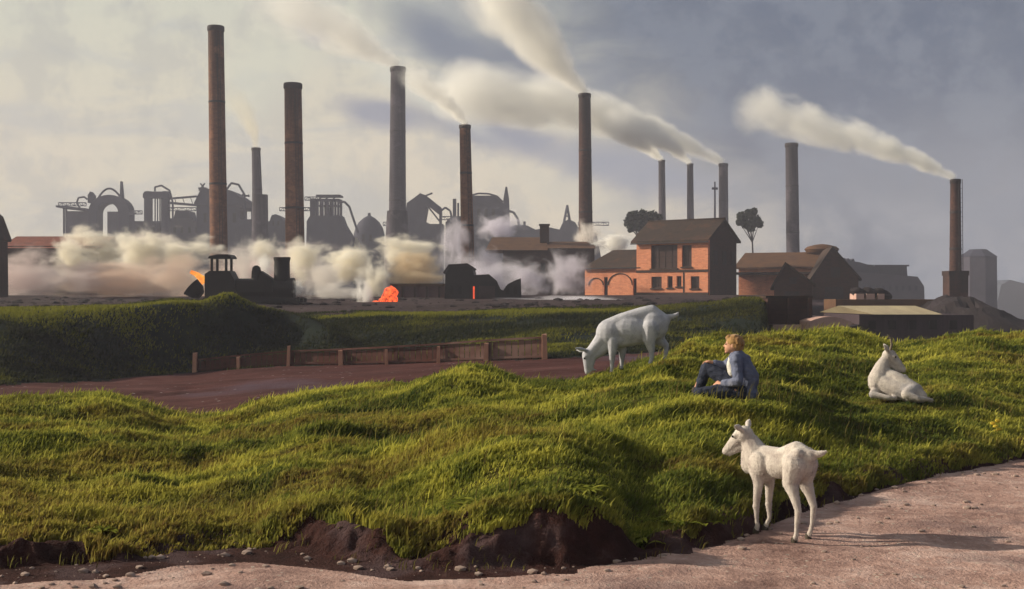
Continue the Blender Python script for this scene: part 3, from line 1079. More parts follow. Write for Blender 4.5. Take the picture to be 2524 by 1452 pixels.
# --- crane-like coke tower right of grey chimney
r = far('hoist_tower', 'far hoist tower with a bent arm right of the tall grey chimney', 'hoist tower', 1035, YF - 10)
Y2 = YF - 10
MB().poly([(948, 729), (950, 580), (962, 560), (995, 545), (1003, 500), (1020, 488), (1036, 476), (1048, 484), (1052, 512), (1046, 545), (1060, 552), (1092, 552), (1092, 729)], Y2, 9).build('body', M_FAR, r)
MB().poly([(1034, 476), (1050, 482), (1088, 512), (1089, 530), (1080, 527), (1046, 500)], Y2, 5, -1).build('arm', M_FAR, r)
MB().pbox(1083, 1089, 526, 600, Y2, 2, -1).bar(at(1052, 505, Y2), at(1083, 545, Y2), .5, .5).build('leg', M_FAR, r)
MB().bar(at(1046, 484, Y2), at(1066, 476, Y2), .6, .5).build('jib', M_FAR, r)

# --- big retort house behind the reddish chimney
r = far('retort_house', 'bulky far retort house with rounded roof behind the reddish chimney', 'furnace house', 1190, YF)
MB().poly([(1096, 729), (1098, 548), (1110, 535), (1160, 530), (1165, 482), (1215, 482), (1228, 488), (1240, 500), (1252, 560), (1258, 729)], YF, 14).build('body', M_FAR, r)
MB().poly([(1238, 560), (1241, 490), (1246, 461), (1250, 461), (1255, 490), (1257, 560)], YF, 3, -1).build('spire', M_FAR, r)
MB().pbox(1116, 1124, 490, 540, YF, 3).pbox(1127, 1131, 500, 540, YF, 3).build('stack', M_FAR, r)
mb = MB().path([at(x_, y_, YF) + Vector((0, -.3, 0)) for x_, y_ in ((1164, 481), (1180, 477), (1205, 478), (1225, 484), (1240, 498))], .3)
mb.build('pipe', M_FAR, r)
for xx in (1176, 1194, 1212):
    MB().pbox(xx, xx + 8, 515, 535, YF, .3, -.12).build('window', M_DARK, r)

# --- low skyline behind the mill roof
r = far('far_sheds', 'row of low hazy roofs behind the brown mill roof', 'shed', 1330, YF + 40)
Y3 = YF + 40
MB().poly([(1240, 729), (1244, 562), (1280, 553), (1300, 556), (1320, 566), (1352, 560), (1380, 566), (1388, 548), (1402, 540), (1418, 548), (1425, 560), (1470, 575), (1500, 729)], Y3, 12).build('body', M_FARB, r)
MB().pbox(1290, 1296, 545, 558, Y3, 2, 2).build('vent', M_FARB, r)
r = far('derrick', 'tiny far A-frame derrick left of the dark smoking chimney', 'derrick', 1398, Y3)
mb = MB()
for dy in (0, 5):
    mb.bar(at(1390, 552, Y3) + Vector((0, dy, 0)), at(1399, 505, Y3) + Vector((0, 2.5, 0)), .6, .6)
    mb.bar(at(1406, 552, Y3) + Vector((0, dy, 0)), at(1399, 505, Y3) + Vector((0, 2.5, 0)), .6, .6)
mb.build('leg', M_FAR, r)
MB().bar(at(1394, 532, Y3) + Vector((0, 2, 0)), at(1403, 532, Y3) + Vector((0, 2, 0)), .4, .4).build('crossbar', M_FAR, r)

def truss(root, x0, x1, ytop, ybot, Y, n, w=.28):
    mb = MB()
    off = Vector((0, -.6, 0))
    mb.bar(at(x0, ytop, Y) + off, at(x1, ytop, Y) + off, w, w).bar(at(x0, ybot, Y) + off, at(x1, ybot, Y) + off, w, w)
    for k in range(n + 1):
        xa = x0 + (x1 - x0) * k / n
        mb.bar(at(xa, ytop, Y) + off, at(xa, ybot, Y) + off, w * .7, w * .7)
        if k < n:
            xb = x0 + (x1 - x0) * (k + 1) / n
            p_, q_ = (ytop, ybot) if k % 2 else (ybot, ytop)
            mb.bar(at(xa, p_, Y) + off, at(xb, q_, Y) + off, w * .6, w * .6)
    return mb.build('girder', M_FAR, root)


def bent_pipe(root, pts, Y, r_, off=-1.0):
    mb = MB().path([at(x_, y_, Y) + Vector((0, off, 0)) for x_, y_ in pts], r_, 10)
    return mb.build('pipe', M_FAR, root, smooth=True)


by = {}
for o_ in list(COL.objects):
    if o_.type == 'EMPTY':
        by.setdefault(o_.name, o_)
truss(by['pipe_gantry'], 146, 214, 500, 508, YF, 7)
truss(by['pipe_gantry'], 318, 352, 520, 528, YF, 4)
bent_pipe(by['pipe_gantry'], [(200, 514), (192, 500), (196, 488), (210, 486), (218, 492)], YF, .3)
truss(by['stove_tower'], 416, 484, 512, 520, YF, 6)
bent_pipe(by['stove_tower'], [(384, 472), (384, 462), (400, 458), (420, 470), (428, 500), (428, 540)], YF, .32)
truss(by['blast_furnace'], 590, 650, 500, 510, YF - 20, 6)
bent_pipe(by['blast_furnace'], [(560, 468), (572, 452), (590, 456), (604, 480), (606, 540)], YF - 20, .34)
truss(by['gas_shed'], 690, 764, 512, 520, YF - 5, 7)
bent_pipe(by['furnace_tower'], [(836, 500), (850, 498), (862, 510), (872, 540), (884, 575)], YF - 20, .36)
truss(by['furnace_tower'], 752, 783, 486, 494, YF - 20, 3)
truss(by['domed_kiln'], 945, 1003, 548, 556, YF - 4, 5)
bent_pipe(by['hoist_tower'], [(1088, 520), (1098, 512), (1110, 520), (1116, 545)], YF - 10, .34)
truss(by['hoist_tower'], 1086, 1132, 534, 542, YF - 8, 5)
truss(by['retort_house'], 1166, 1244, 496, 504, YF, 8)
bent_pipe(by['retort_house'], [(1252, 520), (1266, 524), (1276, 540), (1280, 560)], YF, .4)
truss(by['far_sheds'], 1425, 1500, 548, 556, YF + 36, 6)

# --- works far right
r = far('rolling_mill', 'long pale violet mill hall with raised roof light at the right', 'mill hall', 2190, 300)
Y4 = 300
MB().poly([(2075, 790), (2080, 668), (2262, 682), (2278, 706), (2280, 790)], Y4, 26).build('wall', M_FARB, r)
MB().poly([(2085, 668), (2090, 640), (2130, 645), (2150, 651), (2248, 656), (2250, 683)], Y4, 14, 4).build('roof', M_FAR, r)
for k, xx in enumerate((2094, 2104, 2114, 2126)):
    MB().poly([(xx - 3, 650), (xx - 3, 636 + k), (xx, 632 + k), (xx + 3, 636 + k), (xx + 3, 650)], Y4, 3, 8).build('roof_vent', M_FAR, r)
MB().pbox(2165, 2251, 652, 656, Y4, 16, 3).build('ridge_cap', M_FAR, r)
for xx in range(2095, 2262, 16):
    MB().pbox(xx, xx + 6, 704, 716, Y4, .3, -.12).build('window', M_FAR, r)
r = far('gas_tower', 'blocky pale violet tower behind the rightmost chimney', 'tower', 2428, 330)
Y5 = 330
p0, p1 = at(2382, 726, Y5), at(2476, 726, Y5)
cxx, rr = (p0.x + p1.x) / 2, (p1.x - p0.x) / 2
zt, zs_ = at(0, 613, Y5).z, at(0, 632, Y5).z
MB().lathe([(rr * 1.04, 0), (rr, zs_ + 8)], (cxx, Y5 + rr, -8), 8).build('wall', M_FARB, r)
MB().lathe([(rr * 1.04, 0), (rr * .45, zt - zs_)], (cxx, Y5 + rr, zs_), 8).build('roof', M_FAR, r)
hm = MB()
hm.poly([(2440, 830), (2468, 702), (2490, 690), (2530, 700), (2600, 704), (2700, 715), (2800, 740), (2800, 830)], 640, 40)
tag(hm.build('hill', solid('far_hill', (.05, .06, .08), (.03, .04, .06), .05)), 'blue wooded rise at the right edge', None, None, 'structure')


# ------------------------------------------------------------------ dusky near buildings
def house_window(root, x0, x1, z0, z1, y, sill=True, bars=(1, 1), arched=False):
    """a recessed window: frame with bars, pane and sill; faces local -y"""
    w_ = .09
    mb = MB()
    mb.box(x0, x0 + w_, y, y + .1, z0, z1).box(x1 - w_, x1, y, y + .1, z0, z1)
    mb.box(x0 + w_, x1 - w_, y, y + .1, z1 - w_, z1).box(x0 + w_, x1 - w_, y, y + .1, z0, z0 + w_)
    for k in range(1, bars[0] + 1):
        q = x0 + (x1 - x0) * k / (bars[0] + 1)
        mb.box(q - .03, q + .03, y + .02, y + .08, z0 + w_, z1 - w_)
    for k in range(1, bars[1] + 1):
        q = z0 + (z1 - z0) * k / (bars[1] + 1)
        mb.box(x0 + w_, x1 - w_, y + .03, y + .075, q - .03, q + .03)
    f_ = mb.build('window', M_TRIM, root, True)
    MB().box(x0 + w_ * .5, x1 - w_ * .5, y + .085, y + .095, z0 + w_ * .5, z1 - w_ * .5).build('pane', M_GLASS, f_, True)
    if sill:
        MB().box(x0 - .12, x1 + .12, -.16, y - .003, z0 - .16, z0 - .004).build('sill', M_TRIM, f_, True)
    return f_


# --- brick house
YH, TH = 140.0, rad(38)
sc = YH / F
cor = at(1745, 726, YH)                     # nearest corner
Wd, Dp, Hh = 163 / math.cos(TH) * sc, 92 / math.sin(TH) * sc, 6.5
tdir = Vector((math.cos(TH), -math.sin(TH), 0))
org = Vector((cor.x, cor.y, 0)) - tdir * Wd
org.z = 1.62
hs = empty('brick_house', org, 'two storey orange brick house with dark gabled roof and shaded gable end', 'house', None, -TH)
X = lambda px: (px - 1582) / 163 * Wd
Z = lambda py: (726 - py) * sc + .12
op_up = [(X(1616), X(1677), Z(660), Z(601)), (X(1687), X(1709), Z(657), Z(603))]
op_lo = [(X(1617), X(1641), Z(710), Z(681)), (X(1654), X(1666), Z(709), Z(680)), (X(1675), X(1686), Z(706), Z(680)), (X(1707), X(1726), Z(711), Z(681))]
wl = MB().wall(Wd, Hh, .45, op_up + op_lo)
wl.box(0, .45, .45, Dp, 0, Hh).box(.45, Wd - .45, Dp - .45, Dp, 0, Hh)
wl.build('wall', M_ORB, hs, True)
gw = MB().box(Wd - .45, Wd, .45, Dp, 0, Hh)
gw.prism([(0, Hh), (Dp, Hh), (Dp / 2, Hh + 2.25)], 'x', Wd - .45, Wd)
gw.build('gable_wall', M_DRB, hs, True)  # the gable end's shade is put into this darker brick colour
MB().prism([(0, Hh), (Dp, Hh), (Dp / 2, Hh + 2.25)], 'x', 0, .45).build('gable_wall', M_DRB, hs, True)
ev = .5
rf = MB()
th_ = .22
sl_ = 2.25 / (Dp / 2)
rf.prism([(-ev, Hh - ev * sl_ + .06), (Dp / 2, Hh + 2.31), (Dp + ev, Hh - ev * sl_ + .06), (Dp + ev, Hh - ev * sl_ + .06 + th_), (Dp / 2, Hh + 2.31 + th_), (-ev, Hh - ev * sl_ + .06 + th_)], 'x', -.5, Wd + .35)
ro = rf.build('roof', M_ROOF, hs, True)
rc_ = MB().box(-.52, Wd + .37, Dp / 2 - .14, Dp / 2 + .14, Hh + 2.31 + th_ - .05, Hh + 2.31 + th_ + .1)
rc_.build('ridge', M_TRIM, ro, True)
MB().box(-.06, Wd + .06, -.08, -.003, Z(670), Z(664)).build('string_course', M_TRIM, hs, True)
mb = MB()
mb.box(X(1690) - .0, X(1690) + .12, -.07, -.003, 0, Z(671))
mb.build('down_pipe', M_IRON, hs, True)
for q in op_up:
    house_window(hs, *q, .22, bars=(3 if q[1] - q[0] > 2 else 1, 3))
for q in op_lo:
    house_window(hs, *q, .22, bars=(1, 1))
MB().box(-.5, Wd + .35, -.62, -.50, Hh - .42, Hh - .28).build('gutter', M_IRON, hs, True)
MB().box(-.15, Wd + .1, -.14, -.004, -.4, .35).build('plinth', M_TRIM, hs, True)
for k in range(3):
    MB().box(Wd + .004, Wd + .06, 1.2 + k * 2.2, 2.2 + k * 2.2, 3.6, 5.2).build('shutter', M_TIMB, hs, True)

# --- annex left of the house
YA = YH + 6
sa = YA / F
Wa = 136 / math.cos(TH) * sa
ca_ = at(1584, 726, YA)
oa = Vector((ca_.x, ca_.y, 0)) - tdir * Wa
oa.z = 1.62
an = empty('brick_annex', oa, 'low orange brick annex with hipped dark roof left of the tall house', 'house', None, -TH)
XA = lambda px: (px - 1448) / 136 * Wa
ZA = lambda py: (726 - py) * sa + .1
Ha, Da = ZA(657), 5.5
dr = [(XA(1494), XA(1503), 0, ZA(682)), (XA(1562), XA(1574), 0, ZA(686))]
MB().wall(Wa, Ha, .4, dr).box(0, .4, .4, Da, 0, Ha).box(.4, Wa, Da - .4, Da, 0, Ha).build('wall', M_ORB, an, True)
for q in dr:
    d_ = MB().box(q[0], q[1], .2, .28, 0, q[3]).build('door', M_TIMB, an, True)
    MB().box(q[0] + .08, q[0] + .14, .16, .2, q[3] * .45, q[3] * .55).build('handle', M_IRON, d_, True)
for cx_, w_ in ((1475, 22), (1532, 36)):            # relieving arches over the wall panels
    pts = [(XA(cx_) + w_ * sa * math.cos(PI - PI * k / 10), -.035, ZA(702) + w_ * sa * .8 * math.sin(PI * k / 10)) for k in range(11)]
    MB().path(pts, .07, 6).build('arch_band', M_TRIM, an, True)
hr = 2.2
MB().add([(-.4, -.4, Ha - .12), (Wa + .2, -.4, Ha - .12), (Wa + .2, Da + .4, Ha - .12), (-.4, Da + .4, Ha - .12), (2.4, Da / 2, Ha + hr), (Wa + .2, Da / 2, Ha + hr)],
         [(0, 1, 5, 4), (1, 2, 5), (2, 3, 4, 5), (3, 0, 4), (3, 2, 1, 0)]).build('roof', M_ROOF, an, True)
MB().box(-.45, Wa, -.52, -.402, Ha - .22, Ha - .08).build('gutter', M_IRON, an, True)

# --- long shed right of the house
YS = 158.0
r = empty('workshop_shed', (at(1935, 726, YS).x, YS, 1.55), 'long low workshop with brown roof and lit orange wall right of the house', 'workshop')
MB().pbox(1800, 2020, 655, 740, YS, 12).build('wall', M_ORB, r)
zE_, zR_ = at(0, 658, YS).z, at(0, 618, YS).z
a_, b_ = at(1790, 726, YS), at(2026, 726, YS)
MB().prism([(YS - .6, zE_), (YS + 6, zR_), (YS + 12.6, zE_), (YS + 12.6, zE_ - .2), (YS - .6, zE_ - .2)], 'x', a_.x, b_.x).build('roof', M_ROOFR, r)
a_ = at(1800, 676, YS - 2.4)
b_ = at(2012, 670, YS - 2.4)
MB().box(a_.x, b_.x, YS - 2.4, YS - .003, a_.z, b_.z).build('awning', M_ROOF, r)
pc = at(1968, 612, YS + 4)
v_ = MB().lathe([(2.0, 0), (2.3, .45), (1.9, .8), (.9, 1.05), (.2, 1.15)], (pc.x, YS + 6, at(0, 620, YS).z), 20).lathe([(1.3, -1.5), (1.3, .05)], (pc.x, YS + 6, at(0, 620, YS).z), 16)
v_.build('roof_vent', M_ROOFR, r, smooth=True)
for xx in (1935, 1960, 1985):
    MB().pbox(xx, xx + 10, 684, 704, YS, .2, -.1).build('window', M_DARK, r)

r.rotation_euler.z = -rad(24)
r.location.x += 1.0

# --- dark gabled sheds
def gable_shed(label, x0, x1, peak, eave, bot, Y, depth, wallm, roofm, rz=0.0, door=True, px_peak=None):
    c = at((x0 + x1) / 2, 726, Y)
    s_ = Y / F
    zb = at(0, bot, Y).z
    root = empty('gabled_shed', (c.x, Y, zb), label, 'shed', 'dark gabled sheds', rz)
    w2 = (x1 - x0) / 2 * s_
    pk = 0 if px_peak is None else (px_peak - (x0 + x1) / 2) * s_
    ze, zp = (bot - eave) * s_, (bot - peak) * s_
    MB().prism([(-w2, 0), (w2, 0), (w2, ze), (pk, zp), (-w2, ze)], 'y', 0, depth).build('wall', wallm, root, True)
    e_ = .35
    sl1, sl2 = (zp - ze) / (pk + w2), (zp - ze) / (w2 - pk)
    MB().prism([(-w2 - e_, ze - e_ * sl1 + .03), (pk, zp + .03), (w2 + e_, ze - e_ * sl2 + .03), (w2 + e_, ze - e_ * sl2 + .25), (pk, zp + .27), (-w2 - e_, ze - e_ * sl1 + .25)], 'y', -.3, depth + .3).build('roof', roofm, root, True)
    if door:
        d_ = MB().box(-w2 * .45, w2 * .35, -.08, -.004, 0, ze * .75).build('door', M_TIMB, root, True)
        MB().box(w2 * .22, w2 * .28, -.12, -.082, ze * .35, ze * .42).build('handle', M_IRON, d_, True)
        MB().box(-w2 * .2, w2 * .2, -.06, -.004, ze * 1.0, ze * 1.0 + (zp - ze) * .35).build('loft_hatch', M_TIMB, root, True)
    return root


gable_shed('steep dark gabled shed in front of the long workshop', 1909, 2000, 652, 700, 775, 118, 12, M_DRB, M_ROOF, rad(-14), px_peak=1936)
gable_shed('big dark gabled hall at the right end of the workshop roof', 2004, 2114, 612, 684, 775, 146, 18, M_DRB, M_ROOF, rad(-10), px_peak=2052)

# --- retaining wall and small sheds in front
r = empty('retaining_wall', at(1950, 826, 70), 'dark brick retaining wall below the steep gabled shed', 'wall')
MB().pbox(1889, 1998, 735, 800, 72, 8).build('wall', M_DRB, r)
MB().pbox(1886, 2001, 729, 735, 72, 8.4, -.2).build('coping', M_ROOF, r)
MB().pbox(1900, 1992, 800, 840, 72, 3, -.6).build('footing', M_PINK, r)
for xx in (1889, 1940, 1990):
    MB().pbox(xx, xx + 8, 735, 800, 72, .4, -.403).build('buttress', M_DRB, r)
r = empty('lean_to_shed', at(2050, 830, 70), 'small lean-to with pale pinkish rounded roof behind the grass crest', 'shed')
MB().pbox(1998, 2110, 800, 860, 70, 6).build('wall', M_PINK, r)
pts = []
for k in range(9):
    q = k / 8
    pts.append((1995 + 120 * q, 804 - 26 * math.sin(PI * (.15 + .75 * q)) + 6 * q))
MB().poly(pts + [(2115, 812), (1995, 812)], 69.6, 7).build('roof', M_PINK, r)
MB().poly([(2060, 842), (2064, 812), (2120, 800), (2170, 820), (2180, 842)], 68.5, 4).build('coal_bin', M_SLAG, r)
r = empty('long_shed', at(2240, 835, 78), 'long dark shed with a sunlit cream roof left of the right chimney', 'shed')
Yl = 80.0
MB().pbox(2118, 2400, 776, 850, Yl, 9).build('wall', solid('violet_brown_boards', (.06, .04, .05), (.03, .018, .024), 1.2, stretch=(4, 1, .3)), r)
a_, b_ = at(2114, 775, Yl - .5), at(2322, 756, Yl - .5)
z0_, z1_ = a_.z, b_.z + .02
MB().add([(a_.x + 1.0, Yl - .6, z0_), (b_.x, Yl - .6, z0_), (b_.x - .2, Yl + 4.2, z1_), (a_.x, Yl + 4.2, z1_), (a_.x, Yl + 9.4, z0_), (b_.x, Yl + 9.4, z0_)],
         [(0, 1, 2, 3), (3, 2, 5, 4), (0, 3, 4), (1, 5, 2), (0, 4, 5, 1)]).build('roof', M_CREAM, r)
for k in range(5):
    MB().pbox(2140 + k * 50, 2158 + k * 50, 790, 812, Yl, .15, -.08).build('window', M_DARK, r)
r = empty('stock_wall', at(2200, 760, 105), 'rusty stock wall with lit ends behind the cream roof', 'wall')
MB().pbox(2060, 2330, 738, 790, 105, 4).build('wall', M_ROOFR, r)
for x0, x1 in ((2112, 2132), (2138, 2158), (2166, 2182)):
    MB().pbox(x0, x1, 724, 738, 105, 2, .2).build('stock_block', M_PINK, r)
mb = MB()
for k in range(9):
    mb.rock(at(2112 + k * 9, 718 + (k % 3) * 3 + max(0, k - 5) * 2, 106), .55, 300 + k)
mb.build('coal_load', M_SLAG, r)


def heap(name, label, pts, Y, d, mat, seed, cat='slag heap', amp=1.0):
    """a loose heap: heightfield whose skyline follows the given photo points, falling away front and back"""
    xs, ys = zip(*pts)
    nx, ny = 70, 26
    vs, fs = [], []
    for j in range(ny):
        q = j / (ny - 1)
        yv = Y - d * .6 + d * 1.6 * q
        prof = math.sin(PI * min(1, max(0, q))) ** .8
        for i in range(nx):
            px_ = xs[0] + (xs[-1] - xs[0]) * i / (nx - 1)
            top = np.interp(px_, xs, ys)
            z1 = at(0, top, Y).z
            X_ = (px_ - HX) / F * Y
            z0 = -1.0
            zz = z0 + (z1 - z0) * prof
            zz += amp * float(fbm(np.array([X_ / 1.6]), np.array([yv / 1.6]), seed, 4)[0]) * .45 * prof
            vs.append((X_ + .3 * float(vnoise(np.array([X_]), np.array([yv]), seed + 5)[0]), yv, zz))
    for j in range(ny - 1):
        for i in range(nx - 1):
            k = j * nx + i
            fs.append((k, k + 1, k + nx + 1, k + nx))
    mb = MB().add(vs, fs)
    o_ = mb.build(name, mat, None)
    return tag(o_, label, cat)


heap('slag_heap', 'dark slag heap sloping down to the right below the plinth chimney', [(2080, 845), (2200, 800), (2300, 760), (2340, 738), (2385, 736), (2405, 740), (2420, 752), (2450, 760), (2480, 788), (2530, 795), (2620, 800), (2760, 830)], 100, 14, M_SLAG, 5, amp=2.2)
heap('cinder_heap', 'black cinder heap under the locomotive', [(420, 775), (455, 745), (500, 738), (600, 742), (720, 738), (760, 752), (800, 776)], 93, 6, M_SLAG, 9, 'cinder heap', .6)

# --- left edge buildings
r = empty('brick_cottage', (at(-30, 726, 120).x, 120, 1.0), 'dark narrow brick building cut by the left edge', 'house')
MB().poly([(-150, 750), (-6, 750), (-8, 590), (-28, 540), (-75, 500), (-150, 590)], 120, 2.6).build('wall', M_DRB, r)
MB().poly([(-4, 594), (-26, 536), (-75, 494), (-155, 594), (-155, 586), (-75, 486), (-22, 530), (0, 590)], 120, 3.2, -.3).build('roof', M_ROOF, r)
MB().pbox(-40, -25, 640, 680, 120, .2, -.1).build('window', M_DARK, r)
r = empty('red_shed', (at(90, 726, 150).x, 150, 1.0), 'low red roofed shed half lost in dust at the left', 'shed')
MB().pbox(10, 240, 606, 745, 150, 10).build('wall', M_DRB, r)
z0_, z1_ = at(0, 612, 150).z, at(0, 578, 150).z
a_, b_ = at(0, 726, 150), at(250, 726, 150)
MB().prism([(149.4, z0_), (155, z1_), (160.6, z0_)], 'x', a_.x, b_.x).build('roof', solid('red_tiles', (.26, .07, .04), (.10, .03, .02), 1.0), r)

# --- brown mill with long roof
Ym = 175.0
r = empty('mill_building', (at(1340, 726, Ym).x, Ym, 1.4), 'long mill with rusty brown roof and stubby stack, wrapped in violet smoke', 'mill')
MB().pbox(1240, 1400, 615, 740, Ym, 12).pbox(1400, 1466, 612, 740, Ym, 9, .5).build('wall', M_DRB, r)
zE_, zR_ = at(0, 617, Ym).z, at(0, 580, Ym).z
a_, b_, c_ = at(1196, 0, Ym), at(1212, 0, Ym), at(1350, 0, Ym)
MB().add([(a_.x, Ym - .6, zE_), (c_.x, Ym - .6, zE_), (c_.x, Ym + 6, zR_), (b_.x, Ym + 6, zR_), (a_.x, Ym + 12.6, zE_), (c_.x, Ym + 12.6, zE_)],
         [(0, 1, 2, 3), (3, 2, 5, 4), (0, 3, 4), (1, 5, 2), (0, 4, 5, 1)]).build('roof', M_ROOFR, r)
zE2, zR2 = at(0, 612, Ym).z, at(0, 592, Ym).z
d_ = at(1468, 0, Ym)
MB().prism([(Ym - .2, zE2), (Ym + 5, zR2), (Ym + 10, zE2)], 'x', c_.x + .01, d_.x).build('roof', M_ROOFR, r)
k_ = MB().pbox(1332, 1355, 552, 620, Ym, 1.3, 3).pbox(1330, 1357, 549, 553, Ym, 1.6, 2.85)
k_.build('stack', M_DRB, r)
MB().pbox(1238, 1243, 640, 740, Ym, .6, -.2).build('down_pipe', M_IRON, r)
for xx in range(1255, 1390, 26):
    MB().pbox(xx, xx + 11, 648, 676, Ym, .2, -.1).build('window', M_DARK, r)

# --- engine shed, dark block below the reddish chimney
Yd = 112.0
r = empty('engine_shed', (at(1190, 726, Yd).x, Yd, .8), 'black engine shed with stepped top below the reddish chimney', 'engine shed')
MB().poly([(1094, 790), (1098, 668), (1108, 655), (1150, 652), (1164, 660), (1168, 678), (1205, 676), (1222, 690), (1232, 712), (1240, 716), (1252, 700), (1272, 690), (1284, 686), (1287, 790)], Yd, 9).build('wall', M_IRON, r)
MB().poly([(1092, 672), (1106, 652), (1152, 649), (1167, 658), (1167, 662), (1150, 656), (1108, 659), (1096, 676)], Yd, 9.6, -.3).build('roof', M_CAPD, r)
d_ = MB().pbox(1180, 1220, 705, 790, Yd, .12, -.14).build('door', M_TIMB, r)
MB().pbox(1212, 1215, 742, 748, Yd, .1, -.25).build('handle', M_IRON, d_)
MB().pbox(1166, 1170, 706, 738, Yd, .1, -.12).build('furnace_slit', glow('slit_glow', (1, .12, .04), (.6, .05, .02), .8), r)
for xx in (1110, 1130, 1246, 1266):
    MB().pbox(xx, xx + 9, 705, 725, Yd, .12, -.1).build('window', M_DARK, r)

# --- low brown wall behind the burning slag
r = empty('ore_bunker', (at(1040, 726, 118).x, 118, .9), 'low brownish ore bunker behind the glowing slag', 'bunker')
MB().pbox(968, 1104, 706, 790, 118, 5).build('wall', solid('ore_stained_boards', (.16, .08, .075), (.09, .05, .06), .8, stretch=(1, 1, .5)), r)
MB().pbox(962, 1106, 699, 706, 118, 5.6, -.3).build('coping', M_ROOFR, r)
for xx in (990, 1020, 1050, 1080):
    MB().pbox(xx, xx + 5, 706, 790, 118, .25, -.253).build('buttress', M_DRB, r)

# --- burning slag
r = empty('burning_slag', (at(910, 770, 100).x, 100, .8), 'glowing red slag lumps and embers on the tip with white smoke', 'slag pile')
mb = MB()
for k in range(26):
    mb.rock(at(800 + 190 * ((k * .381) % 1), 772 - 14 * ((k * .618) % 1), 100 + (k % 5) * .5), .5 + .35 * ((k * .77) % 1), 40 + k)
mb.build('crust', M_SLAG, r)
Mg = glow('slag_glow', (1.0, .13, .03), (.16, .008, .005), 1.5, 4.0)
for k, (x_, y_, s_) in enumerate(((964, 720, .34), (955, 730, .40), (968, 738, .34), (945, 742, .34), (928, 752, .36), (940, 762, .40), (955, 755, .36), (915, 762, .28), (970, 748, .26), (960, 768, .30),
                                  (852, 752, .16), (840, 764, .15))):
    MB().rock(at(x_, y_, 99), s_ * (1.7 if y_ < 725 else 1.25), 80 + k, 2, (1, 1, .85)).build('ember', Mg, r, smooth=True)

# ------------------------------------------------------------------ locomotive tipping slag (faces right)
YL = 92.0
sl = YL / F
lo = empty('steam_locomotive', at(600, 752, YL), 'small black steam locomotive with open cab and thick stack', 'locomotive')
L = lambda px: (px - 600) * sl
Q = lambda py: (752 - py) * sl
mb = MB().prism([(L(512), Q(738)), (L(512), Q(676)), (L(524), Q(668)), (L(572), Q(668)), (L(584), Q(690)), (L(592), Q(738))], 'y', -.95, .95)
mb.build('cab', M_IRON, lo, True)
MB().prism([(L(520), Q(638)), (L(524), Q(632)), (L(545), Q(628)), (L(570), Q(628)), (L(576), Q(634)), (L(576), Q(638))], 'y', -1.05, 1.05).build('cab_roof', M_IRON, lo, True)
for xx in (526, 561):
    for yy_ in (-.9, .8):
        MB().box(L(xx), L(xx + 6), yy_, yy_ + .1, Q(670), Q(637)).build('cab_post', M_IRON, lo, True)
bl = MB()
bl.tube((L(580), 0, Q(712)), (L(722), 0, Q(712)), .78, n=24)
bl.build('boiler', M_IRON, lo, True, True)
MB().prism([(L(588), Q(720)), (L(590), Q(692)), (L(676), Q(690)), (L(676), Q(720))], 'y', -.85, .85).build('saddle_tank', M_IRON, lo, True)
MB().lathe([(.40, 0), (.36, .7), (.30, 1.0), (.12, 1.15)], (L(632), 0, Q(692)), 16).build('steam_dome', M_IRON, lo, True, True)
MB().prism([(L(640), Q(690)), (L(645), Q(668)), (L(672), Q(686)), (L(676), Q(692))], 'y', -.5, .5).build('sand_box', M_IRON, lo, True)
MB().lathe([(.64, 0), (.60, .35), (.58, 1.5), (.61, 1.62), (.64, 1.72), (.64, 1.84), (.45, 1.84)], (L(695), 0, Q(694)), 24).build('chimney', M_IRON, lo, True, True)
MB().tube((L(712), 0, Q(712)), (L(726), 0, Q(712)), .82, n=24).build('smokebox', M_IRON, lo, True, True)
MB().box(L(508), L(740), -.95, .95, Q(744), Q(734)).build('frame', M_IRON, lo, True)
MB().box(L(738), L(744), -1.1, 1.1, Q(748), Q(732)).build('buffer_beam', M_IRON, lo, True)
for xx in (535, 610, 685):
    for yy_ in (-.72, .62):
        w_ = MB().tube((L(xx), yy_, Q(750) + .06), (L(xx), yy_ + .1, Q(750) + .06), .42, n=20).build('wheel', M_IRON, lo, True, True)
for yy_ in (-.7, .7):
    MB().tube((L(744), yy_, Q(740)), (L(752), yy_, Q(740)), .16, n=12).build('buffer', M_IRON, lo, True, True)
MB().bar((L(535), -.86, Q(748)), (L(685), -.86, Q(748)), .06, .12).build('coupling_rod', M_IRON, lo, True)

ld = empty('slag_ladle_wagon', at(482, 752, YL + 1.5), 'iron ladle wagon tipping orange molten slag behind the locomotive', 'wagon')
MB().box(-.95, .75, -.7, .7, .05, .3).build('frame', M_IRON, ld, True)
bw = MB().lathe([(.35, 0), (.62, .35), (.78, .95), (.82, 1.0), (.72, 1.0)], (0, 0, 0), 20)
Rm = Matrix.Rotation(rad(-48), 4, 'Y')
for v_ in bw.v:
    v_.xyz = (Rm @ v_) + Vector((.42, 0, .75))
bw.build('ladle', M_IRON, ld, True, True)
Mo = glow('molten_slag', (1.0, .42, .06), (.75, .18, .03), 1.0, 3)
pr = MB()
pts = [at(470, 670, YL), at(484, 676, YL), at(496, 686, YL), at(505, 694, YL)]
pts = [p - Vector(ld.location) for p in pts]
for k in range(3):
    pr.tube(pts[k], pts[k + 1], .14 + .06 * k, .18 + .07 * k, n=10)
pr.build('molten_slag', Mo, ld, True, True)
for xx in (-.6, .5):
    for yy_ in (-.6, .5):
        MB().tube((xx, yy_, .0), (xx, yy_ + .1, .0), .28, n=16).build('wheel', M_IRON, ld, True, True)
MB().bar((.75, 0, .2), (1.1, 0, .2), .1, .1).build('coupling', M_IRON, ld, True)

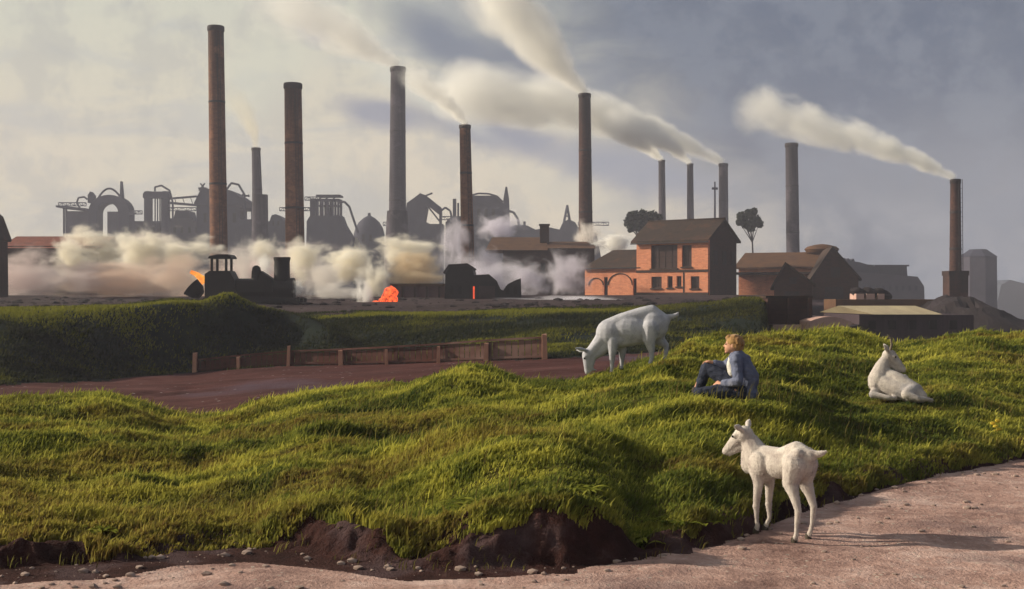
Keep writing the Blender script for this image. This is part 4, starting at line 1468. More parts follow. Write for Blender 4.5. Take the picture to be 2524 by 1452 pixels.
# ------------------------------------------------------------------ lane fence
fr_ = empty('wooden_fence', (at(900, 890, 52).x, 52, hz(at(900, 890, 52).x, 52)), 'red brown board fence with paler posts along the cutting', 'fence')
posts = [(478, 870, 917, 55.5, 11), (588, 880, 911, 55, 9), (709, 853, 899, 54.5, 8), (840, 864, 896, 53.5, 12), (953, 862, 894, 52.5, 8), (1080, 854, 889, 51.5, 9), (1197, 846, 886, 50.5, 13), (1343, 824, 881, 49.5, 14)]
pp = []
for k, (x_, t_, b_, Yp, w_) in enumerate(posts):
    g_ = at(x_, b_, Yp)
    gz = hz(g_.x, Yp)
    top = at(x_, t_, Yp).z
    hw = w_ / 2 * Yp / F
    rr = random.Random(k)
    tl = rr.uniform(-.05, .05)
    mb = MB().add([(g_.x - hw, Yp, gz - .3), (g_.x + hw, Yp, gz - .3), (g_.x + hw, Yp + 2 * hw, gz - .3), (g_.x - hw, Yp + 2 * hw, gz - .3),
                   (g_.x - hw * .85 + tl, Yp, top), (g_.x + hw * .8 + tl, Yp, top - .04), (g_.x + hw * .8 + tl, Yp + 2 * hw, top + .02), (g_.x - hw * .85 + tl, Yp + 2 * hw, top)],
                  [(0, 3, 2, 1), (4, 5, 6, 7), (0, 1, 5, 4), (1, 2, 6, 5), (2, 3, 7, 6), (3, 0, 4, 7)])
    mb.build('post', M_POST, fr_)
    pp.append((g_.x, Yp, gz))
for k in range(len(pp) - 1):
    (xa, ya, za), (xb, yb_, zb_) = pp[k], pp[k + 1]
    ha, hb_ = .56 + .012 * k * 4, .56 + .012 * (k + 1) * 4
    off = .20
    MB().bar((xa, ya + off, za + ha), (xb, yb_ + off, zb_ + hb_), .07, .08).build('rail', M_WOOD, fr_)
    MB().bar((xa, ya + off, za + .12), (xb, yb_ + off, zb_ + .12), .06, .09).build('rail', M_WOOD, fr_)
    n_ = 9
    bd = MB()
    for j in range(n_):
        q0, q1 = (j + .06) / n_, (j + .94) / n_
        rr = random.Random(k * 31 + j)
        dz = rr.uniform(-.05, .03)
        A = Vector((xa + (xb - xa) * q0, ya + (yb_ - ya) * q0 + off + .06, za + (zb_ - za) * q0 + .02))
        B = Vector((xa + (xb - xa) * q1, ya + (yb_ - ya) * q1 + off + .06, za + (zb_ - za) * q1 + .02))
        up = Vector((0, 0, ha - .06 + dz))
        bk = Vector((0, .03, 0))
        bd.add([A, B, B + bk, A + bk, A + up, B + up, B + bk + up, A + bk + up], [(0, 3, 2, 1), (4, 5, 6, 7), (0, 1, 5, 4), (1, 2, 6, 5), (2, 3, 7, 6), (3, 0, 4, 7)])
    bd.build('board_panel', M_WOOD, fr_)


# ------------------------------------------------------------------ trees
def leaf_mat():
    m_, t_ = new_mat('tree_leaves')
    r_ = attr(t_, 'rnd')
    col = t_.ramp(r_, [(.2, (.02, .028, .022)), (.8, (.055, .065, .04))])
    bs = t_.n('ShaderNodeBsdfDiffuse')
    t_.put(bs.inputs[0], col)
    o_ = t_.n('ShaderNodeOutputMaterial')
    t_.put(o_.inputs[0], bs.outputs[0])
    return m_


M_LEAF = leaf_mat()
M_BARK = solid('tree_bark', (.05, .04, .045), (.025, .02, .022), 2, stretch=(1, 1, .3))


def tree(label, px_, base_py, blobs, Y, trunk_r, lean=0.0, seed=1, per=520):
    rr = random.Random(seed)
    b_ = at(px_, base_py, Y)
    zb = 1.5
    root = empty('tree', (b_.x, Y, zb), label, 'tree', 'trees behind the house')
    mean = at(sum(q[0] for q in blobs) / len(blobs), sum(q[1] for q in blobs) / len(blobs), Y)
    fork = Vector((b_.x + (mean.x - b_.x) * .5, Y, zb + (mean.z - zb) * .72))
    mb = MB().tube((b_.x, Y, zb - .3), fork, trunk_r, trunk_r * .65, 12)
    for x_, y_, r_ in blobs:
        c_ = at(x_, y_, Y) + Vector((0, rr.uniform(-1, 1), 0))
        mb.tube(fork - Vector((0, 0, .2)), c_, trunk_r * .5, trunk_r * .12, 7)
    mb.build('trunk', M_BARK, root, smooth=True)
    vs, fs, rn_ = [], [], []
    for x_, y_, r_ in blobs:
        c_ = at(x_, y_, Y)
        R_ = r_ * Y / F
        for k in range(per):
            d_ = Vector((rr.gauss(0, 1), rr.gauss(0, 1), rr.gauss(0, 1))).normalized()
            p_ = c_ + d_ * R_ * (rr.random() ** .4) * rr.uniform(.8, 1.08)
            n_ = Vector((rr.gauss(0, 1), rr.gauss(0, 1), rr.gauss(0, 1))).normalized()
            a_ = n_.orthogonal().normalized()
            b2 = n_.cross(a_)
            sz = rr.uniform(.18, .38)
            k0 = len(vs)
            vs += [p_ - a_ * sz, p_ + b2 * sz * .6, p_ + a_ * sz, p_ - b2 * sz * .6]
            fs.append((k0, k0 + 1, k0 + 2, k0 + 3))
            q = rr.random()
            rn_ += [q] * 4
    me = bpy.data.meshes.new('crown')
    me.from_pydata([tuple(p - Vector(root.location)) for p in vs], [], fs)
    a_ = me.attributes.new('rnd', 'FLOAT', 'POINT')
    a_.data.foreach_set('value', rn_)
    me.materials.append(M_LEAF)
    o_ = bpy.data.objects.new('crown', me)
    COL.objects.link(o_)
    o_.parent = root
    return root


tree('broad dark tree crown left of the brick house roof', 1590, 700, [(1552, 547, 15), (1560, 535, 16), (1582, 532, 17), (1606, 534, 16), (1600, 550, 16), (1575, 553, 18), (1622, 538, 11), (1556, 562, 11), (1586, 562, 10)], 230, .5, seed=3)
tree('small round tree on a thin bare trunk right of the brick house', 1861, 700, [(1828, 535, 13), (1848, 528, 13), (1838, 548, 15), (1862, 545, 15), (1872, 552, 9), (1850, 560, 12), (1858, 522, 9), (1822, 548, 8)], 230, .22, seed=5)

# ------------------------------------------------------------------ loose cinders and scrap over the yard
mbr = MB()
rx_, ry_ = scatter(1500, 66, 118, -150, 1880)
rz_ = hgt(rx_, ry_)
cl_ = fbm(rx_ / 5, ry_ / 3, 401, 3)
for q in range(len(rx_)):
    if cl_[q] + .25 < random.random() * .6:
        continue
    rr_ = .06 + .34 * random.random() ** 3
    tv, tf = RT[q % 14]
    mbr.add([(rx_[q] + p[0] * rr_, ry_[q] + p[1] * rr_, rz_[q] + p[2] * rr_ * .8) for p in tv], tf)
tag(mbr.build('rubble', M_SLAG, None), 'dark cinders and scrap strewn over the yard', 'rubble', None, 'stuff')

# ================================================================== smoke and steam (lit by the sun and sky)
def plume(label, pts, r0, r1, Y, col, dens, fade=1.2, k=1.5, depth=0.0, flat=1.0):
    """smoke drifting off a chimney top: a lumpy closed hull round a curved axis, filled with a noise-broken volume.
    pts: photo points (start, middle, end) of the axis; radii in photo px"""
    s_ = Y / F
    # axis tilted a little nearer only to let the sun fall across the plume
    P0, Pm, P1 = (at(x_, y_, Y * q_) for (x_, y_), q_ in zip(pts, (1.0, .94, .88)))
    r0 = r0 * 1.35
    ax = (P1 - P0)
    Ln = ax.length
    ex = ax.normalized()
    ey = Vector((0, 1, 0))
    ey = (ey - ex * ey.dot(ex)).normalized()
    ez = ex.cross(ey)
    if ez.z < 0:
        ez, ey = -ez, -ey
    bend = (Pm - (P0 + P1) / 2).dot(ez)
    R0, R1 = r0 * s_, r1 * s_
    nseg, nr = 26, 18
    rr = random.Random(int(pts[0][0]))
    vs, fs = [], []
    for i in range(nseg + 1):
        q = i / nseg
        R = (R0 + (R1 - R0) * q ** .8) * (1.0 if i not in (nseg,) else .55)
        for j in range(nr):
            a_ = 2 * PI * j / nr
            lump = 1 + .05 * math.sin(3 * a_ + i * .9) * q
            vs.append((q * Ln, R * lump * math.cos(a_) * flat, R * lump * math.sin(a_) + bend * 4 * q * (1 - q)))
    for i in range(nseg):
        for j in range(nr):
            fs.append((i * nr + j, i * nr + (j + 1) % nr, (i + 1) * nr + (j + 1) % nr, (i + 1) * nr + j))
    fs.append(tuple(range(nr - 1, -1, -1)))
    fs.append(tuple(range(nseg * nr, nseg * nr + nr)))
    m_, t_ = new_mat('smoke')
    tc = t_.n('ShaderNodeTexCoord').outputs['Object']
    sx = t_.n('ShaderNodeSeparateXYZ')
    t_.put(sx.inputs[0], tc)
    x_, y_, z_ = sx.outputs
    q = t_.m('DIVIDE', x_, Ln, clamp=True)
    zc = t_.m('MULTIPLY', t_.m('MULTIPLY', q, t_.m('SUBTRACT', 1.0, q)), 4 * bend)
    R = t_.m('ADD', R0, t_.m('MULTIPLY', t_.m('POWER', q, .8), R1 - R0))
    dz = t_.m('SUBTRACT', z_, zc)
    rad_ = t_.m('SQRT', t_.m('ADD', t_.m('POWER', t_.m('DIVIDE', y_, flat), 2), t_.m('POWER', dz, 2)))
    f_ = t_.m('DIVIDE', rad_, R)
    nsc = 1.0 / max(R0 * 1.6, R1 * .55)
    vec = t_.mapping(tc, (.55, 1, 1))
    nz = t_.noise(vec, nsc, 5, .62, .4)
    inner = t_.m('ADD', t_.m('SUBTRACT', .86, f_), t_.m('MULTIPLY', t_.m('SUBTRACT', nz, .5), k))
    d_ = t_.sstep(inner, 0.0, .75)
    d_ = t_.m('MULTIPLY', d_, t_.sstep(t_.m('SUBTRACT', 1.02, f_), 0, .3))
    fd = t_.m('POWER', t_.m('SUBTRACT', 1.0, q), fade)
    thin = t_.m('DIVIDE', R0 * 1.5, t_.m('ADD', R, R0 * .5))       # the same smoke spread over a wider section
    d_ = t_.m('MULTIPLY', t_.m('MULTIPLY', d_, dens), t_.m('MULTIPLY', fd, t_.m('POWER', thin, .7)))
    pv_ = t_.n('ShaderNodeVolumePrincipled')
    pv_.inputs['Color'].default_value = (*col, 1)
    t_.put(pv_.inputs['Density'], d_)
    o_ = t_.n('ShaderNodeOutputMaterial')
    t_.put(o_.inputs['Volume'], pv_.outputs[0])
    m_.cycles.volume_step_rate = .35
    me = bpy.data.meshes.new('smoke_plume')
    me.from_pydata(vs, [], fs)
    me.materials.append(m_)
    o_ = bpy.data.objects.new('smoke_plume', me)
    M = Matrix((ex, ey, ez)).transposed().to_4x4()
    M.translation = P0
    o_.matrix_world = M
    COL.objects.link(o_)
    return tag(o_, label, 'smoke plume', 'smoke drifting up to the left from the chimneys')


CR = (.998, .992, .965)
plume('broad white smoke beam rising to the top edge from the dark chimney', [(1441, 226), (1350, 122), (1190, -60)], 11, 120, 190, CR, 2.2, .3, 1.2)
plume('white smoke blowing up left from the tall grey violet chimney', [(982, 158), (880, 92), (640, -20)], 12, 110, 280, CR, 1.0, .6, 1.4)
plume('cream smoke trailing left from the reddish brown chimney', [(1150, 305), (1085, 238), (1000, 178)], 9, 46, 165, CR, 2.2, .5, 1.4)
plume('long bright smoke trail blowing left from the rightmost chimney', [(2354, 437), (2150, 348), (1830, 262)], 9, 75, 130, CR, 2.6, .4, 1.8)
plume('short smoke wisp from the left one of three slim chimneys', [(1632, 393), (1588, 352), (1500, 300)], 6, 46, 330, CR, 1.4, .35, 1.2)
plume('smoke wisp from the middle one of three slim chimneys', [(1702, 403), (1650, 345), (1510, 285)], 6, 56, 330, CR, 1.4, .35, 1.2)
plume('long smoke band from the thickest of three slim chimneys', [(1783, 400), (1650, 312), (1090, 220)], 10, 105, 331, CR, 1.4, .25, 1.3)
plume('faint yellowish smoke above the slim grey violet chimney', [(630, 363), (610, 310), (520, 190)], 7, 60, 300, (.98, .93, .78), .35, .8, 1.4)


def cloud_mat(name, col, dens, nsc=1.9, k=2.2, soft=.5, base=.62):
    if name in MATS:
        return MATS[name]
    m_, t_ = new_mat(name)
    tc = t_.n('ShaderNodeTexCoord').outputs['Object']
    rnd = t_.n('ShaderNodeObjectInfo').outputs['Random']
    ln_ = t_.n('ShaderNodeVectorMath', operation='LENGTH')
    t_.put(ln_.inputs[0], tc)
    cmb = t_.n('ShaderNodeCombineXYZ')
    t_.put(cmb.inputs[0], t_.m('MULTIPLY', rnd, 37.0))
    t_.put(cmb.inputs[2], t_.m('MULTIPLY', rnd, 91.0))
    ad = t_.n('ShaderNodeVectorMath', operation='ADD')
    t_.put(ad.inputs[0], tc)
    t_.put(ad.inputs[1], cmb.outputs[0])
    nz = t_.noise(ad.outputs[0], nsc, 6, .6, .3)
    inner = t_.m('ADD', t_.m('SUBTRACT', base, ln_.outputs['Value']), t_.m('MULTIPLY', t_.m('SUBTRACT', nz, .5), k))
    d_ = t_.m('MULTIPLY', t_.sstep(inner, 0, soft), t_.sstep(t_.m('SUBTRACT', 1.0, ln_.outputs['Value']), 0, .25))
    pv_ = t_.n('ShaderNodeVolumePrincipled')
    pv_.inputs['Color'].default_value = (*col, 1)
    t_.put(pv_.inputs['Density'], t_.m('MULTIPLY', d_, dens))
    o_ = t_.n('ShaderNodeOutputMaterial')
    t_.put(o_.inputs['Volume'], pv_.outputs[0])
    m_.cycles.volume_step_rate = .4
    MATS[name] = m_
    return m_


bm = bmesh.new()
bmesh.ops.create_icosphere(bm, subdivisions=3, radius=1)
from mathutils import noise as mnoise
for v_ in bm.verts:
    v_.co *= 1.0 + .04 * mnoise.noise(v_.co * 2)
puff_me = bpy.data.meshes.new('steam_puff')
bm.to_mesh(puff_me)
bm.free()


def puff(label, px_, py_, rx, ry, Y, mat, depth=None):
    """one bank of steam: centre and half sizes in photo px"""
    s_ = Y / F
    o_ = bpy.data.objects.new('steam_cloud', puff_me.copy())
    o_.data.materials.append(mat)
    o_.location = at(px_, py_, Y)
    o_.scale = (rx * s_ * 1.25, (depth or max(rx, ry) * s_ * .8), ry * s_ * 1.25)
    COL.objects.link(o_)
    tag(o_, label, 'steam', 'steam and dust banks over the works', 'stuff')


C_CR = cloud_mat('cream_steam', (.996, .965, .885), 1.7)
C_WH = cloud_mat('white_steam', (.99, .98, .96), 2.5)
C_BR = cloud_mat('brown_dust', (.90, .76, .66), .7)
C_OL = cloud_mat('olive_smoke', (.80, .68, .50), 1.5)
C_GR = cloud_mat('grey_steam', (.94, .90, .86), .9)
C_VI = cloud_mat('violet_smoke', (.90, .87, .95), .6)
C_MA = cloud_mat('mauve_dust', (.92, .82, .80), .6)

puff('grey mauve dust bank at the left edge', 60, 685, 150, 85, 135, C_MA)
puff('mauve dust low at the left above the bank', 180, 690, 140, 70, 118, C_MA)
puff('olive cream smoke left of the gantry foot', 175, 640, 70, 62, 146, C_CR)
puff('brown dust low over the yard at the left', 300, 695, 230, 62, 122, C_BR)
puff('cream steam bank in front of the far gantry', 235, 622, 110, 72, 150, C_CR)
puff('yellowish steam lump left of the tallest chimney', 345, 630, 95, 80, 146, C_CR)
puff('cream steam below the far furnace', 450, 618, 115, 58, 150, C_CR)
puff('brown smoke behind the slag ladle', 415, 675, 110, 72, 118, C_BR)
puff('grey steam behind the locomotive cab', 600, 645, 58, 72, 112, C_GR)
puff('white steam beside the locomotive stack', 654, 662, 32, 42, 100, C_WH)
puff('cream steam above the locomotive stack', 745, 645, 80, 62, 125, C_CR)
puff('grey steam right of the locomotive', 800, 695, 75, 66, 120, C_GR)
puff('cream steam roll over the burning slag', 865, 652, 100, 62, 128, C_CR)
puff('cream crest of the olive smoke dome', 1005, 625, 105, 55, 136, C_CR)
puff('olive brown smoke dome behind the ore bunker', 1015, 678, 100, 66, 128, C_OL)
puff('cream steam trailing left of the olive dome', 925, 690, 52, 66, 122, C_CR)
puff('white smoke rising from the burning slag', 898, 728, 34, 56, 98, C_WH)
puff('white smoke at the tip front', 878, 764, 18, 13, 97, C_WH)
puff('white steam jet in front of the locomotive', 738, 712, 22, 34, 91, C_WH)
puff('violet smoke around the foot of the reddish chimney', 1120, 610, 55, 88, 150, C_VI)
puff('violet smoke in front of the mill at its left end', 1195, 645, 60, 60, 150, C_VI)
puff('violet smoke low before the mill wall', 1300, 690, 80, 62, 140, C_VI)
puff('violet smoke between mill and annex', 1400, 672, 68, 80, 146, C_VI)
puff('pale steam around the dark chimney foot', 1450, 590, 44, 62, 185, C_GR)
puff('bright steam strip above the annex roof', 1510, 600, 62, 26, 170, C_WH)
puff('low ground mist before the mill yard', 1400, 742, 190, 18, 110, C_VI)
puff('broad tan grey dust bank across the left of the yard', 270, 655, 260, 92, 165, C_MA)
puff('tan grey steam veil around the big chimney feet', 690, 665, 190, 75, 158, C_MA)
puff('grey veil of smoke over the dark engine shed', 1180, 690, 130, 70, 128, C_VI)
puff('thin brown smoke drifting behind the locomotive', 520, 700, 110, 70, 128, C_BR)
puff('cream steam between the two big brown chimneys', 660, 625, 60, 48, 150, C_CR)
puff('grey smoke filling the yard before the ore bunker', 830, 725, 90, 40, 112, C_GR)
puff('hazy smoke over the far sheds', 1230, 560, 70, 50, 300, C_VI)

S.cycles.volume_bounces = 10
S.cycles.max_bounces = 12
S.cycles.diffuse_bounces = 2
S.cycles.transparent_max_bounces = 8
S.cycles.volume_max_steps = 256

# ================================================================== animals and the boy
def sphere_pts(c, r, n=10, m=7):
    c = Vector(c)
    rx, ry, rz = (r, r, r) if not isinstance(r, (tuple, list)) else r
    pts = [c + Vector((0, 0, rz)), c - Vector((0, 0, rz))]
    for i in range(1, m):
        a_ = PI * i / m
        for j in range(n):
            b_ = 2 * PI * j / n
            pts.append(c + Vector((rx * math.sin(a_) * math.cos(b_), ry * math.sin(a_) * math.sin(b_), rz * math.cos(a_))))
    return pts


class Flesh:
    """limbs and masses that are fused into one continuous skin"""
    def __init__(s):
        s.bm = bmesh.new()

    def hull(s, pts):
        b = bmesh.new()
        for p in pts:
            b.verts.new(p)
        r_ = bmesh.ops.convex_hull(b, input=b.verts)
        dead = list({e for e in r_['geom_interior'] + r_['geom_unused'] if isinstance(e, bmesh.types.BMVert)})
        bmesh.ops.delete(b, geom=dead, context='VERTS')
        bmesh.ops.recalc_face_normals(b, faces=b.faces)
        me = bpy.data.meshes.new('tmp')
        b.to_mesh(me)
        b.free()
        s.bm.from_mesh(me)
        bpy.data.meshes.remove(me)
        return s

    def seg(s, p0, r0, p1, r1):
        return s.hull(sphere_pts(p0, r0) + sphere_pts(p1, r1))

    def chain(s, *pr):
        for (p0, r0), (p1, r1) in zip(pr, pr[1:]):
            s.seg(p0, r0, p1, r1)
        return s

    def ball(s, c, r, rot=None):
        pts = sphere_pts((0, 0, 0), r, 16, 10)
        if rot is not None:
            pts = [rot @ p for p in pts]
        return s.hull([p + Vector(c) for p in pts])

    def skin(s, name, mat, parent, voxel=.008, smooth=6, fac=.5, wrinkle=0.0):
        me = bpy.data.meshes.new(name)
        s.bm.to_mesh(me)
        s.bm.free()
        o_ = bpy.data.objects.new(name, me)
        COL.objects.link(o_)
        rm = o_.modifiers.new('fuse', 'REMESH')
        rm.mode = 'VOXEL'
        rm.voxel_size = voxel
        sm_ = o_.modifiers.new('soften', 'SMOOTH')
        sm_.iterations = smooth
        sm_.factor = fac
        dg = bpy.context.evaluated_depsgraph_get()
        me2 = bpy.data.meshes.new_from_object(o_.evaluated_get(dg))
        o_.modifiers.clear()
        o_.data = me2
        bpy.data.meshes.remove(me)
        me2.name = name
        if wrinkle:
            for v_ in me2.vertices:
                c_ = v_.co
                w_ = mnoise.noise(Vector((c_.x * 9, c_.y * 9, c_.z * 26))) + .7 * mnoise.noise(Vector((c_.x * 24, c_.y * 20, c_.z * 11 + 5)))
                v_.co = c_ + v_.normal * w_ * wrinkle
        me2.materials.clear()
        me2.materials.append(mat)
        me2.polygons.foreach_set('use_smooth', [True] * len(me2.polygons))
        o_.parent = parent
        return o_


def coat(name, c1, c2, c3, bump=.8):
    m_, t_ = new_mat(name)
    tc = t_.n('ShaderNodeTexCoord').outputs['Object']
    a_ = t_.noise(tc, 9, 5, .6)
    f_ = t_.noise(t_.mapping(tc, (1, 1, .35)), 90, 4, .7)
    col = t_.ramp(t_.m('ADD', t_.m('MULTIPLY', a_, .65), t_.m('MULTIPLY', f_, .35)), [(.34, c2), (.6, c1)])
    col = t_.mix(t_.m('MULTIPLY', t_.sstep(t_.noise(tc, 4.5, 4, .6), .52, .68), .5), col, c3)
    bs = t_.n('ShaderNodeBsdfPrincipled')
    t_.put(bs.inputs['Base Color'], col)
    bs.inputs['Roughness'].default_value = .9
    bs.inputs['Specular IOR Level'].default_value = .1
    bs.inputs['Sheen Weight'].default_value = .25
    b_ = t_.n('ShaderNodeBump')
    b_.inputs['Strength'].default_value = bump
    b_.inputs['Distance'].default_value = .006
    t_.put(b_.inputs['Height'], t_.m('ADD', f_, t_.noise(tc, 35, 4, .7)))
    t_.put(bs.inputs['Normal'], b_.outputs[0])
    o_ = t_.n('ShaderNodeOutputMaterial')
    t_.put(o_.inputs[0], bs.outputs[0])
    return m_


M_GOAT = coat('white_goat_coat', (.66, .60, .54), (.36, .30, .28), (.40, .33, .31))
M_GOAT_SHADE = coat('shaded_goat_coat', (.52, .52, .57), (.31, .31, .36), (.38, .38, .44))  # a white coat with its bluish shadow put into the colour
M_HORN = solid('horn', (.25, .2, .15), (.12, .1, .08), 20)
M_EYE = solid('dark_eye', (.01, .008, .006), (.006, .005, .004), 5, rough=.2, bump=0)
M_HOOF = solid('hoof', (.10, .08, .06), (.05, .04, .03), 20)


def fuzz(o_, n, ln_, seed, mat):
    """short hair tufts over a coat, kept as one mesh lying on the body"""
    me = o_.data
    rg = np.random.default_rng(seed)
    nv = len(me.vertices)
    co_ = np.empty(nv * 3, np.float32)
    me.vertices.foreach_get('co', co_)
    no_ = np.empty(nv * 3, np.float32)
    me.vertices.foreach_get('normal', no_)
    co_, no_ = co_.reshape(-1, 3), no_.reshape(-1, 3)
    k = rg.integers(0, nv, n)
    p, nn_ = co_[k] + rg.normal(0, .003, (n, 3)), no_[k]
    dn = np.array([-.7, 0, -.6])
    d_ = nn_ * .28 + dn * .9 + rg.normal(0, .18, (n, 3))
    d_ /= np.linalg.norm(d_, axis=1, keepdims=True)
    sd_ = np.cross(d_, rg.normal(0, 1, (n, 3)))
    sd_ /= np.linalg.norm(sd_, axis=1, keepdims=True)
    l_ = ln_ * rg.uniform(.5, 1.2, (n, 1))
    w_ = .0022
    v_ = np.stack([p - nn_ * .002 - sd_ * w_, p - nn_ * .002 + sd_ * w_, p + d_ * l_], 1).reshape(-1, 3)
    m2 = bpy.data.meshes.new('hair')
    m2.from_pydata(v_.tolist(), [], [(3 * q, 3 * q + 1, 3 * q + 2) for q in range(n)])
    m2.materials.append(mat)
    h_ = bpy.data.objects.new('hair', m2)
    COL.objects.link(h_)
    h_.parent = o_.parent
    return h_


def place(root_name, label, cat, loc, heading, group=None):
    """heading: angle of the facing direction, degrees anticlockwise from +X"""
    return empty(root_name, loc, label, cat, group, rad(heading))


def head_parts(fl, poll, fwd, up, s=1.0, ear_back=.25, ear_up=.55, ear_len=.095, horn=False, beard=False):
    """goat head at poll looking along fwd; returns eye/horn/ear data"""
    poll, fwd, up = Vector(poll), Vector(fwd).normalized(), Vector(up)
    up = (up - fwd * up.dot(fwd)).normalized()
    lf = up.cross(fwd)
    P_ = lambda f, l, u: poll + fwd * f * s + lf * l * s + up * u * s
    fl.ball(P_(.02, 0, 0), .062 * s)
    fl.chain((P_(.03, 0, .004), .058 * s), (P_(.10, 0, -.016), .043 * s), (P_(.165, 0, -.036), .031 * s), (P_(.19, 0, -.044), .026 * s))
    fl.chain((P_(.03, 0, -.045), .04 * s), (P_(.12, 0, -.062), .026 * s), (P_(.175, 0, -.064), .020 * s))
    for sg in (1, -1):
        fl.ball(P_(.06, sg * .042, .022), .018 * s)
        a_ = P_(-.005, sg * .05, .03)
        tip = P_(-.005 - ear_back * ear_len * 1.2, sg * (.05 + ear_len * .8), .03 + ear_up * ear_len)
        md = a_.lerp(tip, .5) + up * .006
        fl.chain((a_, .016 * s), (md, .021 * s), (tip, .007 * s))
    if beard:
        fl.chain((P_(.15, 0, -.08), .016 * s), (P_(.145, 0, -.13), .006 * s))
    ex = dict(eyes=[P_(.075, sg * .051, .022) for sg in (1, -1)], horns=[])
    if horn:
        for sg in (1, -1):
            ex['horns'].append([P_(.005, sg * .022, .05), P_(-.01, sg * .03, .10), P_(-.045, sg * .042, .145), P_(-.09, sg * .052, .16)])
    return ex


def head_extras(ex, root, s=1.0):
    for e in ex['eyes']:
        b_ = bmesh.new()
        bmesh.ops.create_uvsphere(b_, u_segments=10, v_segments=8, radius=.0095 * s)
        me = bpy.data.meshes.new('eye')
        b_.to_mesh(me)
        b_.free()
        me.materials.append(M_EYE)
        o_ = bpy.data.objects.new('eye', me)
        COL.objects.link(o_)
        o_.parent = root
        o_.location = e
    for hpts in ex['horns']:
        mb = MB()
        rs_ = [.015, .013, .009, .004]
        for k in range(3):
            mb.tube(hpts[k], hpts[k + 1], rs_[k] * s, rs_[k + 1] * s, 10)
        mb.build('horn', M_HORN, root, True, True)


def hoof(root, p, s=1.0):
    MB().lathe([(.024 * s, 0), (.021 * s, .03 * s), (.016 * s, .04 * s)], (p[0] + .008, p[1], p[2]), 12).build('hoof', M_HOOF, root, True, True)


# ------------------------------ white goat on the path edge
def local_ground(loc, heading, x, y):
    a_ = rad(heading)
    wx = loc.x + x * math.cos(a_) - y * math.sin(a_)
    wy = loc.y + x * math.sin(a_) + y * math.cos(a_)
    return hz(wx, wy) - loc.z


GL = at(1922, 1318, 8.75)
GL.z = hz(GL.x, GL.y)
HG = 180 - 50
gr = place('goat', 'white goat standing at the edge of the path, seen from behind, head turned left', 'goat', GL, HG, 'goats on the pasture')
k = .93
fl = Flesh()
def V3(x_, y_, z_):
    # long legs under a short deep trunk
    return Vector((x_, y_, z_ + .07 * sm(np.float64(z_), .1, .34) * (1 - .6 * sm(np.float64(z_), .58, .75)))) * k
fl.ball(V3(.17, 0, .455), (.13 * k, .09 * k, .145 * k)).ball(V3(.03, 0, .475), (.2 * k, .094 * k, .108 * k)).ball(V3(-.17, 0, .515), (.14 * k, .098 * k, .138 * k))
for sg in (1, -1):
    fl.ball(V3(-.22, sg * .065, .585), .045 * k).ball(V3(.15, sg * .085, .47), (.075 * k, .04 * k, .10 * k))
fl.chain((V3(.2, 0, .53), .085 * k), (V3(-.02, 0, .535), .075 * k), (V3(-.16, 0, .60), .075 * k), (V3(-.27, 0, .565), .06 * k))
fl.chain((V3(.20, 0, .50), .105 * k), (V3(.265, .015, .61), .08 * k), (V3(.295, .03, .70), .060 * k))
fl.chain((V3(.29, 0, .45), .075 * k), (V3(.31, .02, .62), .045 * k))
ex = head_parts(fl, V3(.295, .035, .735), (.93, .28, -.50), (.1, .1, 1), 1.2 * k, .0, .45, .105)
feet = [(.16, .08, True), (.19, -.075, True), (-.215, .095, False), (-.20, -.10, False)]
hp = []
for fx_, fy_, front in feet:
    gz = local_ground(GL, HG, fx_ * k, fy_ * k)
    f0 = Vector((fx_ * k, fy_ * k, gz + .022))
    sy = fy_ * .9
    if front:
        fl.chain((V3(.17, sy * .85, .42), .062 * k), (V3(.15, sy, .33), .041 * k), (V3(.165, fy_, .195), .025 * k), (V3(.158, fy_, .10), .0165 * k), (f0 + Vector((-.008, 0, .035)), .019 * k), (f0 + Vector((.006, 0, .0)), .022 * k))
        fl.ball(V3(.166, fy_, .19), .029 * k)
    else:
        fl.chain((V3(-.19, sy * .8, .50), .095 * k), (V3(-.165, sy, .365), .062 * k), (V3(-.205, fy_ * .97, .285), .040 * k), (V3(-.243, fy_, .21), .027 * k), (V3(-.228, fy_, .11), .0175 * k), (f0 + Vector((-.012, 0, .035)), .020 * k), (f0 + Vector((.004, 0, 0)), .022 * k))
    hp.append(f0)
fl.chain((V3(-.29, 0, .59), .034 * k), (V3(-.33, -.02, .59), .027 * k), (V3(-.365, -.03, .60), .023 * k), (V3(-.40, -.045, .625), .007 * k))
body = fl.skin('body', M_GOAT, gr, .0075, 7)
head_extras(ex, gr, 1.05)
for p in hp:
    hoof(gr, (p.x, p.y, p.z - .022))
fuzz(body, 12000, .007, 3, M_GOAT)

# ------------------------------ grazing goat on the crest
YG = 15.8
HGZ = 180 - 6
GZ = at(1560, 890, YG)
GZ.z = hz(GZ.x, GZ.y)
gz_ = place('goat', 'white goat in painted shade grazing on the crest with its head down to the left', 'goat', GZ, HGZ, 'goats on the pasture')
zs0 = at(1560, 885, YG).z - GZ.z
pm = lambda px, py, y=0.0: Vector(((1560 - px) / 190, y, (885 - py) / 190 + zs0))
fl = Flesh()
fl.ball(pm(1508, 822), (.21, .145, .20)).ball(pm(1555, 812), (.30, .165, .20)).ball(pm(1610, 800), (.20, .15, .20))
fl.chain((pm(1500, 808), .115), (pm(1535, 792), .11), (pm(1580, 776), .10), (pm(1606, 768), .09), (pm(1636, 790), .085))
fl.chain((pm(1510, 836), .13), (pm(1560, 828), .13), (pm(1598, 826), .09))
fl.ball(pm(1597, 842), (.065, .06, .055))
fl.chain((pm(1502, 815), .13), (pm(1478, 845), .095), (pm(1458, 868), .075))
fl.chain((pm(1505, 838), .11), (pm(1480, 866), .07), (pm(1460, 880), .055))
